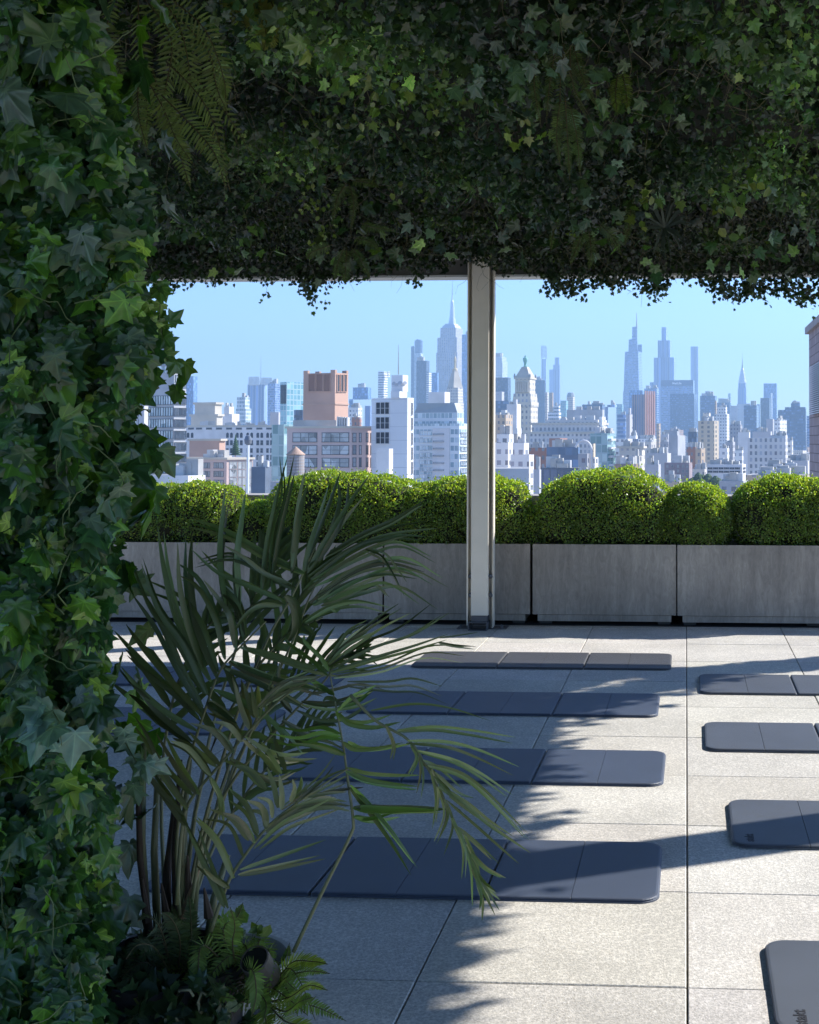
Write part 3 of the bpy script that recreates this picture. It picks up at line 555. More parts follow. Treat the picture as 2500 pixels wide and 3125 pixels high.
A = onpl(*cpx('D', 436, 842), q[0], nn)+nn*2.5; B_ = onpl(*cpx('D', 518, 842), q[0], nn)+nn*2.5
mb = MB(); a0 = q[3]+nn*1.2; a1 = q[0]+nn*1.2; zb_ = onpl(*cpx('D', 436, 856), q[0], nn)[2]
mb.prism([(a0[0],a0[1],zb_),(a1[0],a1[1],zb_),(a1[0]-nn[0],a1[1]-nn[1],zb_),(a0[0]-nn[0],a0[1]-nn[1],zb_)], [(a0[0],a0[1],z+.3),(a1[0],a1[1],z+.3),(a1[0]-nn[0],a1[1]-nn[1],z+.3),(a0[0]-nn[0],a0[1]-nn[1],z+.3)]); mb.build('sign_band', noisy('navy_band', (.10,.14,.24), .5, .1, .1), r)
def text_mesh(body, size, extr, bold=0.):
    c_ = bpy.data.curves.new('lettering', 'FONT'); c_.body = body; c_.size = size; c_.extrude = extr; c_.offset = bold; c_.align_x = 'LEFT'; c_.resolution_u = 3
    o_ = bpy.data.objects.new('tmp', c_); col.objects.link(o_); bpy.context.view_layer.update()
    me = bpy.data.meshes.new_from_object(o_.evaluated_get(bpy.context.evaluated_depsgraph_get())); bpy.data.objects.remove(o_); return me
me = text_mesh('MetLife', 1, .02, .03); wd = max(v.co.x for v in me.vertices); sc_ = np.linalg.norm(B_-A)/wd
me.transform(mathutils.Matrix(((sc_*u[0], 0, -nn[0]*0+sc_*nn[0], A[0]), (sc_*u[1], 0, sc_*nn[1], A[1]), (0, sc_, 0, A[2]), (0,0,0,1))))
link('sign_letters', me, mat('white_letters', (.95,.95,.95), .5), r)
bb('D', 'blue_banded_slab', 'wide blue banded office slab directly before the lettered tower', 'navy', 2400, [(418,628,655,922)], 8)
bb('D', 'pencil_tower', 'very slender square pencil tower right of the lettered slab', 'bluevert', 4200, [(598,662,673,510)], 8)
bb('D', 'dark_flat_block', 'dark flat topped block right of the pencil tower', 'navy', 2200, [(680,812,828,942)], 10, clut=3)
bb('D', 'green_sliver_tower', 'thin greenish sliver tower left of the scalloped spire', 'teal', 3800, [(927,948,953,922)], 8)
bb('D', 'long_low_block', 'long low grey roofed block left of the scalloped spire', 'navy', 2700, [(820,940,952,1002)], 10, clut=3)
r, I, P0, k = tw('D', 'scalloped_spire_tower', 'slender tower with a scalloped steel crown and needle spire', 'bluevert', 3300, 1053, [(1015,50,50,'lav'),(880,43,41),(832,37,36)], 10)
Z = lambda y: at(*cpx('D', 1055, y), 3300)[2]
for i, (h0, h1, y0, y1) in enumerate(((36,31,834,800),(29,24,800,765),(22,17,765,732),(15,9,732,700))):
    mb = MB(); mb.lathe((P0[0],P0[1],0), [(h0*k,Z(y0)),(h0*k*.97,Z((y0+y1)/2)),(h1*k,Z(y1))], 12); mb.build('crown_tier', FM['steel'], r)
mb = MB(); mb.lathe((P0[0],P0[1],0), [(8*k,Z(702)),(4*k,Z(660)),(1.5*k,Z(610)),(.7*k,Z(566))], 8); mb.build('spire', FM['steelgrey'], r)
bb('D', 'pale_grey_block', 'pale grey block behind the foot of the scalloped spire tower', 'lav', 2600, [(945,1010,1012,1030)], None)
bb('D', 'dark_blue_tower', 'dark blue flat tower just right of the scalloped spire', 'navy', 1900, [(1064,1176,1196,1026)], 10, clut=1)
bb('D', 'flat_blue_block', 'low blue block seen between the two dark towers at right', 'blueband', 2800, [(1150,1205,1208,1018)], None)
bb('D', 'dark_slim_slab', 'dark slab in front of the slant topped tower', 'dark', 2300, [(1210,1290,1296,962)], 8)
bb('D', 'slant_topped_tower', 'pale blue tower flaring slightly to a flat slanted top', 'blue', 3000, [(1238,1352,1360,834)], 8)
bb('D', 'pale_fin_tower', 'bright narrow fin standing against the slant topped tower', 'paleglass', 2850, [(1294,1308,1354,920)], 30)
bb('D', 'wide_blue_office', 'very wide blue office block at the right with roof machinery', 'navy', 1700, [(1364,1608,1616,1066),(1425,1606,1613,1042),(1478,1556,1560,1008,20)], 6, clut=3)
bb('D', 'edge_blue_slab', 'pale blue slab touching the dark masonry wall at the right', 'blueband', 2000, [(1612,1650,1655,1120)], 6)
tw('D', 'tall_tan_apartment_rear', 'grey beige apartment tower core behind the sunlit tan tower', 'limestone', 960, 740, [(1150,40,40),(1092,34,34)], 15)
bb('D', 'tan_apartment_tower', 'tall tan apartment tower with sunlit balcony strips in the middle of the right skyline', 'tanlit', 900, [(663,805,845,1162)], 32, clut=3)
bb('D', 'white_apartment_tower', 'white gridded apartment tower right of the tan apartment tower', 'white', 1250, [(808,915,937,1102),(830,905,918,1042)], 15, clut=2)
bb('D', 'thin_pink_tower', 'thin pinkish shaft above the white gridded apartment tower', 'tan', 1500, [(808,822,828,985)], 15)
bb('D', 'grey_windowed_block', 'grey block with square windows below the scalloped spire', 'grey', 1050, [(938,1035,1052,1196)], 15, clut=2)
bb('D', 'blank_tall_slab', 'tall blank lavender slab left of the long grey apartment block', 'blank', 760, [(1012,1112,1120,1262)], 12, clut=2)
bb('D', 'long_grey_apartment', 'long grey apartment block with tight window rows at the right', 'greystone', 700, [(1098,1430,1450,1312),(1300,1432,1448,1288,3)], 14, clut=5)
bb('D', 'lavender_penthouse', 'flat lavender block rising behind the long grey apartment block', 'lav', 820, [(1140,1300,1312,1256)], 12, clut=2)
bb('D', 'rounded_cream_block', 'small pale block left of the white striped tower', 'lav', 1100, [(1262,1320,1330,1146)], 12)
bb('D', 'white_striped_tower', 'white tower with black window stripes behind the long grey apartment block', 'white', 950, [(1328,1380,1442,1152)], 30, clut=2)
bb('D', 'white_side_block', 'small white block right of the long grey apartment block', 'white', 720, [(1448,1488,1496,1334)], 15, clut=1)
bb('D', 'pale_low_block', 'pale low warehouse beside the dark masonry wall', 'lav', 460, [(1450,1625,1640,1512)], 8, clut=3)
bb('D', 'low_white_terrace', 'low white roofs before the long grey apartment block at far right', 'white', 420, [(1200,1530,1560,1568)], 10, clut=7)
bb('D', 'green_grey_slab', 'large greenish grey windowless slab left of the tan apartment tower', 'blankgrey', 680, [(405,485,552,1290),(408,480,500,1252,5)], 25, clut=2)
bb('D', 'grey_side_slab', 'flat grey slab behind the greenish windowless slab', 'lav', 900, [(333,400,408,1282)], 12, clut=1)
bb('D', 'pink_lit_column', 'narrow sunlit pinkish tower right of the maroon striped tower', 'tan', 1100, [(298,320,335,1185)], 25)
bb('D', 'dark_mid_block', 'dark stepped block left of the tan apartment tower', 'dark', 980, [(575,650,665,1258)], 15, clut=2)
bb('D', 'reddish_row', 'reddish brick apartment row left of the tan apartment tower', 'red', 600, [(560,640,670,1392)], 35, clut=2)
bb('D', 'orange_brick_row', 'orange brick building right next to the reddish apartment row', 'tan', 560, [(640,690,726,1402)], 35, clut=3)
bb('D', 'white_small_apartment', 'small white apartment house below the white gridded tower', 'white', 620, [(848,920,936,1402)], 15, clut=2)
bb('D', 'dark_side_tower', 'dark sided mid rise between the white apartment house and blank slab', 'grey', 680, [(903,968,988,1346)], 15, clut=2)
bb('D', 'pitched_white_house', 'white walk up with black window openings right of the dark sided mid rise', 'white', 560, [(985,1050,1060,1422)], 15, clut=1)
r, I = bb('D', 'white_ribbon_building', 'low white building with long dark ribbon windows above the smallest hedge', 'blank', 480, [(740,1050,1082,1545)], 12, clut=3)
facewin(r, I[0][0][0], I[0][2], 'front', 'D', [(x, y, x+42, y+14) for y in (1572, 1602) for x in range(748, 1035, 48)], 3, 1, wf_grey, pg2)
facewin(r, I[0][0][0], I[0][2], 'right', 'D', [(1057, 1572, 1077, 1586), (1057, 1602, 1077, 1616)], 2, 1, wf_grey, pg2)
r, I = bb('D', 'purple_brick_block', 'purplish brick block with regular windows left of the smallest hedge', plain['brick2'] if 0 else noisy('purple_brick', (.30,.24,.25), .9, .3, .2), 430, [(368,585,612,1530)], 14, clut=3)
facewin(r, I[0][0][0], I[0][2], 'front', 'D', [(x, y, x+16, y+22) for y in (1550, 1592, 1634) for x in (385,430,480,525,560)], 2, 1, wf_grey, pg1, bar=.0)
bb('D', 'lavender_block', 'flat lavender block with tiny windows above the central hedge', 'lav', 560, [(205,392,425,1445)], 14, clut=3)
bb('D', 'tan_roof_house', 'small tan block with a pale side wall at the right end of the central hedge', 'lav', 330, [(195,315,336,1545)], 18, clut=2)
bb('C', 'pale_terraces', 'pale terraced roofs stepping between the balcony building and lavender block', 'white', 620, [(1235,1340,1362,1320),(1360,1410,1426,1290,-8)], 15, clut=5)
bb('C', 'cream_colonnade', 'cream low building with a flat overhanging cornice', 'limestone', 520, [(1265,1465,1490,1385)], 12, clut=2, cornice=(0,))
bb('C', 'dark_low_row', 'dark low row of roofs right of the glass balcony building', 'brown', 380, [(1220,1385,1442,1540)], 20, clut=4)
bb('C', 'twin_chimney_block', 'narrow block with bright sunlit side strips above the central hedge', 'limestone', 470, [(1385,1440,1475,1470)], 28, clut=3)
bb('C', 'rear_pale_row', 'pale row of distant roofs right of the maroon striped tower foot', 'white', 1000, [(1430,1560,1590,1320)], 15, clut=6)
bb('C', 'rear_sunlit_row', 'sunlit cream shafts right of the cream overhanging cornice building', 'limestone', 760, [(1490,1545,1590,1345)], 32, clut=3)
bb('D', 'green_mid_block', 'grey green block with small windows left of the greenish windowless slab', 'grey', 840, [(330,402,410,1345)], 14, clut=2)
bb('D', 'cream_low_row', 'cream low row of roofs left of the white ribbon building', 'limestone', 520, [(610,720,745,1585)], 20, clut=5)
bb('D', 'low_brick_row', 'low reddish roofs in the dip between the central and smallest hedges', 'tan', 300, [(350,500,520,1695)], 15, clut=4)
bb('D', 'street_row', 'low mixed roofs in the dip right of the smallest hedge', 'grey', 330, [(850,1060,1100,1690)], 15, clut=5)
bb('D', 'far_right_row', 'pinkish grey roofs low in front of the dark masonry wall', 'tan', 350, [(1080,1600,1640,1640)], 10, clut=6)
# small trees in the street gap
gm = noisy('street_tree_leaf', (.05,.09,.035), .9, .5, .5)
for i, (x, y, lab) in enumerate(((660,1665,'leftmost round street tree above the smallest hedge'),(720,1650,'round street tree second from left above the smallest hedge'),(775,1655,'tallest street tree below the white ribbon building'),(905,1660,'street tree standing alone right of its row below the ribbon building'))):
    P = at(*cpx('D', x, y), 420); t = empty('street_tree', (P[0],P[1],ZG), lab, 'tree', 'street trees in the gap below the ribbon building'); mb = MB()
    for j in range(14):
        c_ = P+rng.normal(0, 1, 3)*[1.7,1.5,1.0]-[0,0,1.5]; rr = rng.uniform(.9,1.7); mb.lathe(c_, [(rr*.5,-rr*.8),(rr,-rr*.2),(rr*.9,rr*.4),(rr*.3,rr*.9)], 7)
    mb.build('crown', gm, t); mb = MB(); mb.tube([(P[0],P[1],ZG),(P[0],P[1],P[2]-2)], .4, .2, 5); mb.build('trunk', plain['dark'], t)
# neighbouring masonry building at the right edge
mas = noisy('purple_brown_masonry', (.23,.165,.155), .85, 1.2, .25, bump=.5, bscale=8)
b = mas.node_tree.nodes['Principled BSDF']; ge = N(mas, 'ShaderNodeNewGeometry'); mp = N(mas, 'ShaderNodeMapping'); mp.inputs['Rotation'].default_value = (0, pi/2, 0) ; L(mas, ge.outputs['Position'], mp.inputs[0])
bk = N(mas, 'ShaderNodeTexBrick'); bk.inputs['Scale'].default_value = .9; bk.inputs['Color1'].default_value = (.38,.29,.28,1); bk.inputs['Color2'].default_value = (.30,.23,.225,1); bk.inputs['Mortar'].default_value = (.12,.09,.09,1); bk.inputs['Mortar Size'].default_value = .012
sp = N(mas, 'ShaderNodeSeparateXYZ'); L(mas, ge.outputs['Position'], sp.inputs[0]); cv = N(mas, 'ShaderNodeCombineXYZ'); L(mas, M_(mas, 'ADD', sp.outputs[0], sp.outputs[1]), cv.inputs[0]); L(mas, sp.outputs[2], cv.inputs[1]); L(mas, cv.outputs[0], bk.inputs[0])
L(mas, bk.outputs[0], b.inputs['Base Color'])
Yn = 42.; P = at(2469, 1020, Yn); xw = P[0]; zt = P[2]
t = empty('masonry_building', (xw, Yn, ZG), 'dark purplish masonry building cut off by the right edge, with a louvred vent', 'building')
mb = MB(); mb.prism([(xw,26,ZG),(xw+20,26,ZG),(xw+20,Yn,ZG),(xw,Yn,ZG)], [(xw,26,zt),(xw+20,26,zt),(xw+20,Yn,zt),(xw,Yn,zt)]); mb.build('wall', mas, t)
mb = MB(); mb.box(xw-.12, xw+20.1, 25.9, Yn+.12, zt+.003, zt+.22); mb.build('coping', noisy('stone_coping', (.33,.29,.28), .8, 1, .2), t)
nl = np.array([-1.,0,0]); A = onpl(*cpx('D', 1672, 690), np.array([xw,0,0]), nl); A2 = onpl(*cpx('D', 1672, 1110), np.array([xw,0,0]), nl)
yf = A[1]; yn_ = yf-4.5; mb = MB()
mb.poly([(xw-.03,yf,A2[2]),(xw-.03,yn_,A2[2]),(xw-.03,yn_,A[2]),(xw-.03,yf,A[2])]); lv = mb.build('louvre_vent', plain['dark'], t); mb = MB()
nsl = 24
for i in range(nsl):
    zz = A2[2]+(A[2]-A2[2])*(i+.3)/nsl; h = (A[2]-A2[2])/nsl*.5; mb.poly([(xw-.06,yf-.25,zz+h),(xw-.06,yn_,zz+h),(xw-.16,yn_,zz),(xw-.16,yf-.25,zz)]); mb.poly([(xw-.16,yf-.25,zz-.03),(xw-.16,yn_,zz-.03),(xw-.16,yn_,zz),(xw-.16,yf-.25,zz)][::-1])
mb.build('slats', mat('pale_louvre', (.6,.6,.62), .5), lv)
# ---------- ground far below, and the air
mb = MB(); mb.poly([(-5000,-300,ZG),(5000,-300,ZG),(5000,7000,ZG),(-5000,7000,ZG)]); gr = mb.build('ground', noisy('city_ground', (.36,.35,.33), .9, .01, .4)); tag(gr, kind='structure')
# distant mass of roofs no one could count
mb = MB(); r_ = random.Random(3)
for i in range(3400):
    Y = 900+4500*r_.random()**1.3; X = r_.uniform(-.95, .5)*Y; s = r_.uniform(12, 40); h = r_.uniform(15, 52) if Y < 1800 else r_.uniform(20, 80)
    mb.box(X, X+s, Y, Y+s*r_.uniform(.6,1.3), ZG+.05, ZG+h, m=r_.randrange(6), rz=-.25, mtop=6)
for i in range(160):
    Y = r_.uniform(300, 900); X = -r_.uniform(.62, 1.2)*Y; s = r_.uniform(12, 34); mb.box(X, X+s, Y, Y+s, ZG+.05, ZG+r_.uniform(15, 52), m=r_.randrange(6), rz=-.25, mtop=6)
o = mb.build('city_blocks', [FM[k] for k in ('limestone','grey','tan','white','greystone','brown')]+[roofm]); tag(o, 'far mass of low city roofs filling the gaps between the named towers', 'city blocks', kind='stuff')
hz = bpy.data.materials.new('haze_air'); hz.use_nodes = True; hz.node_tree.nodes.remove(hz.node_tree.nodes['Principled BSDF'])
pv = hz.node_tree.nodes.new('ShaderNodeVolumePrincipled'); pv.inputs['Color'].default_value = (.48,.73,1,1); pv.inputs['Density'].default_value = 2.1e-4; pv.inputs['Anisotropy'].default_value = .2
hz.node_tree.links.new(pv.outputs[0], hz.node_tree.nodes['Material Output'].inputs['Volume'])
mb = MB(); mb.box(-5100, 5100, -400, 7100, ZG-1, 520); o = mb.build('haze', hz); tag(o, 'pale blue air hanging over the whole city', 'haze', kind='stuff')
# ============================================================ THE TERRACE
W = .752; Y0 = 3.606; g = .0023
tile = noisy('exposed_aggregate', (.47,.445,.40), .85, 3, .10, bump=.55, bscale=190)
b = tile.node_tree.nodes['Principled BSDF']; tc = N(tile, 'ShaderNodeNewGeometry')
n1 = N(tile, 'ShaderNodeTexNoise'); n1.inputs['Scale'].default_value = 130; n1.inputs['Detail'].default_value = 2; L(tile, tc.outputs['Position'], n1.inputs[0])
n2 = N(tile, 'ShaderNodeTexNoise'); n2.inputs['Scale'].default_value = 1.7; n2.inputs['Detail'].default_value = 8; n2.inputs['Roughness'].default_value = .65; L(tile, tc.outputs['Position'], n2.inputs[0])
vo = N(tile, 'ShaderNodeTexVoronoi'); vo.inputs['Scale'].default_value = 95; L(tile, tc.outputs['Position'], vo.inputs[0])
a = N(tile, 'ShaderNodeAttribute', attribute_name='tint')
spk = M_(tile, 'MULTIPLY_ADD', n1.outputs[0], .55, .73); spk2 = M_(tile, 'MULTIPLY_ADD', vo.outputs['Distance'], .6, .74)
blo = M_(tile, 'MULTIPLY_ADD', n2.outputs[0], .75, .62)
k = M_(tile, 'MULTIPLY', M_(tile, 'MULTIPLY', spk, spk2), blo)
L(tile, mixc(tile, 1., mixc(tile, 1., (.545,.515,.465), a.outputs['Color'], 'MULTIPLY'), cmb(tile, k), 'MULTIPLY'), b.inputs['Base Color'])
V=[];T=[];K=[]
for i in range(-9, 7):
    for j in range(-9, 11):
        x0, x1 = i*W+g, (i+1)*W-g; y0, y1 = Y0+j*W+g, min(Y0+(j+1)*W-g, 11.2)
        dz = rng.uniform(-.0012, .0012); bv = .003; o = len(V)
        tl = rng.uniform(-.002, .002, 4)
        cs = [(x0,y0),(x1,y0),(x1,y1),(x0,y1)]; inn = [(x0+bv,y0+bv),(x1-bv,y0+bv),(x1-bv,y1-bv),(x0+bv,y1-bv)]
        for (x,y) in cs: V.append((x,y,-.04))
        for q,(x,y) in enumerate(cs): V.append((x,y,dz-bv))
        for q,(x,y) in enumerate(inn): V.append((x,y,dz))
        for s in (0,4):
            for q in range(4): a_, b_ = o+s+q, o+s+(q+1)%4; T += [(a_,b_,b_+4),(a_,b_+4,a_+4)]
        T += [(o+8,o+9,o+10),(o+8,o+10,o+11)]
        tt = 1+rng.uniform(-.09,.06); K += [(tt,tt*rng.uniform(.985,1.01),tt*rng.uniform(.96,1.02),1)]*12
V=np.array(V);T=np.array(T); o = tri_mesh('terrace_floor', V, T, np.zeros((len(T)*3,2)), np.array(K), tile, smooth=False); tag(o, kind='structure')
mb = MB(); mb.box(-8, 7, -4, 11.3, -.5, -.03); o = mb.build('terrace_slab', noisy('grout_grey', (.24,.23,.21), .95, 9, .3)); tag(o, kind='structure')  # grout base under the tiles, seen in the joints
mb = MB(); mb.box(-8, 7, -3.9, 11.35, ZG, -.51); o = mb.build('own_building', plain['brick2']); tag(o, 'the building the terrace stands on, seen only as its roof edge', 'building')
# parapet behind the hedges
con = noisy('weathered_coping', (.40,.37,.34), .85, 4, .25, bump=.3)
t = empty('parapet_wall', (0, 11.45, 0), 'low concrete parapet with a pale coping behind the planters', 'wall'); mb = MB(); mb.box(-8, 7, 11.36, 11.6, -.5, .95); mb.build('wall', con, t); mb = MB(); mb.box(-8.02, 7.02, 11.32, 11.64, .953, 1.02); mb.build('coping', con, t, bevel=.01)
# ---------- planters
pl = noisy('zinc_grey_concrete', (.205,.20,.195), .62, 5, .32, bump=.25, bscale=35, stretch=(1,1,.35))
b = pl.node_tree.nodes['Principled BSDF']; ge = N(pl, 'ShaderNodeNewGeometry'); mp = N(pl, 'ShaderNodeMapping'); mp.inputs['Scale'].default_value = (28, 28, 9); L(pl, ge.outputs['Position'], mp.inputs[0])
v1 = N(pl, 'ShaderNodeTexNoise'); v1.inputs['Scale'].default_value = 1; v1.inputs['Detail'].default_value = 8; v1.inputs['Roughness'].default_value=.7; v1.inputs['Distortion'].default_value = 1.2; L(pl, mp.outputs[0], v1.inputs[0])
v2 = N(pl, 'ShaderNodeTexNoise'); v2.inputs['Scale'].default_value = 1.1; v2.inputs['Detail'].default_value = 4; L(pl, ge.outputs['Position'], v2.inputs[0])
st = N(pl, 'ShaderNodeMapping'); st.inputs['Scale'].default_value = (9, 1, .9); L(pl, ge.outputs['Position'], st.inputs[0]); v3 = N(pl, 'ShaderNodeTexNoise'); v3.inputs['Scale'].default_value = 1; v3.inputs['Detail'].default_value = 6; v3.inputs['Roughness'].default_value = .7; L(pl, st.outputs[0], v3.inputs[0])
v2x = M_(pl, 'MULTIPLY', M_(pl, 'MULTIPLY_ADD', v2.outputs[0], 1.3, .35), M_(pl, 'MULTIPLY_ADD', v3.outputs[0], 1.1, .45))
kk = M_(pl, 'MULTIPLY', M_(pl, 'MULTIPLY_ADD', v1.outputs[0], 1.1, .45), v2x)
L(pl, mixc(pl, 1., (.31,.275,.24), cmb(pl, kk), 'MULTIPLY'), b.inputs['Base Color'])
pdark = noisy('planter_foot_dark', (.05,.05,.05), .8, 4, .2); soil = noisy('potting_soil', (.035,.025,.018), .95, 30, .5, bump=.6)
YP = 10.56
def px2X(xd, Y): return dat(xd, 1300, Y)[0]
for (xa, xb, lab, dy) in ((-125,186,'far left grey planter mostly behind the ivy column',0),(190,494,'grey planter seen between the ivy column and the palm',0),(498,805,'grey planter half hidden behind the palm fronds',0),(809,1116,'grey planter directly behind the metal post',0),(1122,1424,'grey planter with the widest hedge, right of the metal post',-.01),(1427,1740,'grey planter with a pale drip stain at the right',-.03),(1744,2050,'planter beyond the right edge',-.03)):
    X0, X1 = px2X(xa, YP), px2X(xb, YP); y0 = YP+dy; H = .655
    t = empty('planter', ((X0+X1)/2, y0+.3, 0), lab, 'planter', 'row of grey planters along the terrace edge')
    mb = MB(); zb = .085; th = .03; mb.box(X0, X1, y0, y0+th, zb, H); mb.box(X0, X1, y0+.62-th, y0+.62, zb, H); mb.box(X0, X0+th, y0+th, y0+.62-th, zb, H); mb.box(X1-th, X1, y0+th, y0+.62-th, zb, H); mb.box(X0+th, X1-th, y0+th, y0+.62-th, zb, zb+.03)
    mb.build('box', pl, t)
    mb = MB(); mb.box(X0+.04, X1-.04, y0+.012, y0+.6, .03, zb-.004); mb.build('plinth', pl, t)
    for xx in (X0+.05, X1-.15):
        mb = MB(); mb.box(xx, xx+.1, y0+.06, y0+.5, 0.002, .029); mb.build('foot', pdark, t)
    mb = MB(); mb.box(X0+th+.001, X1-th-.001, y0+th+.001, y0+.62-th-.001, zb+.03, H-.05); mb.build('soil', soil, t)
# thin black strip laid on the floor under the planters
mb = MB(); mb.box(-8, 7, 10.50, 11.3, .003, .0045); o = mb.build('floor_strip', mat('strip_black', (.02,.02,.02), .8)); tag(o, kind='structure')
# ---------- hedges
def hexleaf(curl=.1, w=.32):
    v = np.array([(0,0,0),(-w,.35,curl),(-w*.8,.75,curl*.5),(0,1,-curl*.6),(w*.8,.75,curl*.5),(w,.35,curl),(0,.5,-curl*.5)])
    f = np.array([(6,1,0),(6,2,1),(6,3,2),(6,4,3),(6,5,4),(6,0,5)]); return v, f[:, ::-1], v[:, :2]
box_t = [hexleaf(.08, .34), hexleaf(.2, .38), hexleaf(-.1, .3)]
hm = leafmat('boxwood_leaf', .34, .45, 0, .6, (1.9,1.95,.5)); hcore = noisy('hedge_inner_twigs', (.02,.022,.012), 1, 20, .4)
from mathutils import noise as mn
def hedge(lab, lumps, n, seed):
    """lumps: (centre x px, half width px, top y px, depth Y) in display pixels"""
    r = np.random.default_rng(seed); P=[];Nn=[]
    cx0 = dat(lumps[0][0], 1100, lumps[0][3]); t = empty('boxwood_shrub', (cx0[0], lumps[0][3], .6), lab, 'shrub', 'clipped boxwood hedges in the grey planters')
    core = MB(); L_ = []
    for (cx, hw, ty, Y) in lumps:
        c = dat(cx, 1100, Y); X = c[0]; zt = dat(cx, ty, Y)[2]; rx = hw*D/F*Y; zc = .62+(zt-.62)*.42; L_.append((X, Y, zc, rx, .37, zt-zc, zc-.60))
    tot = sum(l[3] for l in L_)
    for li, (X, Y, zc, rx, ry, ru, rd) in enumerate(L_):
        m = int(n*1.35*rx/tot); d = r.normal(size=(m*2, 3)); d = nrm(d); d = d[(d[:,1] < .55)][:m]
        # superellipsoid, a clipped cushion shape
        e = 2.5; rad = (np.abs(d[:,0])**e+np.abs(d[:,1])**e+np.abs(d[:,2])**e)**(-1/e)
        q = d*rad[:,None]; sc3 = np.stack([np.full(len(q), rx), np.full(len(q), ry), np.where(q[:,2] > 0, ru, rd)], 1)
        lump = np.array([mn.noise(mathutils.Vector((a*2.2+seed, b_*2.2, c_*2.2))) for a, b_, c_ in (q*sc3)])*.17 + np.array([mn.noise(mathutils.Vector((a*9+seed, b_*9, c_*9))) for a, b_, c_ in (q*sc3)])*.05
        dep = r.random(len(q))**2*.09; k_ = 1+lump-dep+r.normal(0,.012,len(q))
        p = q*sc3*k_[:,None]+np.array([X, Y, zc]); ok = (p[:,2] > .58) & (r.random(len(p)) < np.clip((p[:,2]-.50)/.35, .25, 1)); hole = np.array([mn.noise(mathutils.Vector((a*6+seed*3, b_*6, c_*6))) for a, b_, c_ in p]); ok &= (hole < .40) | (r.random(len(p)) < .25); shoot = r.random(len(p)) < .035; p = p + nrm(q/sc3)*(shoot*r.uniform(.01,.05,len(p)))[:,None]
        for lj, o_ in enumerate(L_):
            if lj == li: continue
            q2 = (p-np.array(o_[:3]))/np.array([o_[3]*.86, o_[4]*.86, 1.]); q2[:,2] /= np.where(q2[:,2] > 0, o_[5], o_[6])*.86; ok &= (np.abs(q2)**e).sum(1) > 1
        P.append(p[ok]); nn = nrm(q/sc3)[ok]; Nn.append(nn)
        me = [(rx*.86*s[0], ry*.86*s[1], s[2]) for s in []]
        pr = [];
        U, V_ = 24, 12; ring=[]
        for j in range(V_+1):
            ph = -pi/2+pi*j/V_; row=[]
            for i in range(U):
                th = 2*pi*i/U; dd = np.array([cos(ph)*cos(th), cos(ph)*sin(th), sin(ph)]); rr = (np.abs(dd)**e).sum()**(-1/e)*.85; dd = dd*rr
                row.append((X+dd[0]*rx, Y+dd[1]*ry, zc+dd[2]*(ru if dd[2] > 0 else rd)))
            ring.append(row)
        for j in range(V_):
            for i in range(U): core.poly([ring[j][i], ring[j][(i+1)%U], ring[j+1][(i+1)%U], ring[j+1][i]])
    P = np.concatenate(P); Nn = np.concatenate(Nn); m = len(P)
    T = nrm(Nn*.6+r.normal(0,.6,(m,3))+[0,0,.25]); Nf = nrm(Nn+r.normal(0,.5,(m,3)))
    base = np.array([.15,.225,.06]); C = base*np.exp(r.normal(0,.28,(m,1)))*(1+r.normal(0,.08,(m,3))); new = r.random(m) < np.clip(.12+.5*Nn[:,2], .10, .5); C[new] *= [2.0,1.75,1.0]  # upward-facing leaves coloured lighter more often, painting sun onto the hedge tops
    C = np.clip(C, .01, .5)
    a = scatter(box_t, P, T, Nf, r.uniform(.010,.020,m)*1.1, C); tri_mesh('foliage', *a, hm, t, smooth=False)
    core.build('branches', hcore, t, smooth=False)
YH = 10.88
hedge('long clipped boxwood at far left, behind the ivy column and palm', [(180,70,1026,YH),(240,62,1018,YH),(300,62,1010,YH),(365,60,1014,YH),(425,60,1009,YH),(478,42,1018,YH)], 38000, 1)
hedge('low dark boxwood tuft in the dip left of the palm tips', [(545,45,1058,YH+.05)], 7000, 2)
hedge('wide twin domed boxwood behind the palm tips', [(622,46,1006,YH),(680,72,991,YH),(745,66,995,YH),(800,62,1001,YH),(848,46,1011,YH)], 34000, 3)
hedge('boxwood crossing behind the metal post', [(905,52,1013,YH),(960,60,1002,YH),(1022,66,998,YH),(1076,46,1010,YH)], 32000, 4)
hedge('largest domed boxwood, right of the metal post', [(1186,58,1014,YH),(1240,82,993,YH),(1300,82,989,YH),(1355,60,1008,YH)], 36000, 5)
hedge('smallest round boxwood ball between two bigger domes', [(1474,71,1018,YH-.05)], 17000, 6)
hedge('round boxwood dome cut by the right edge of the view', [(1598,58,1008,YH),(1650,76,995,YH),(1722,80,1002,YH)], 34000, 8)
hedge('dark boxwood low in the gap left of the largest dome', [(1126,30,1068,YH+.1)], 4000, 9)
hedge('dark boxwood low in the gap between the largest dome and the smallest ball', [(1405,38,1060,YH+.08)], 6000, 10)
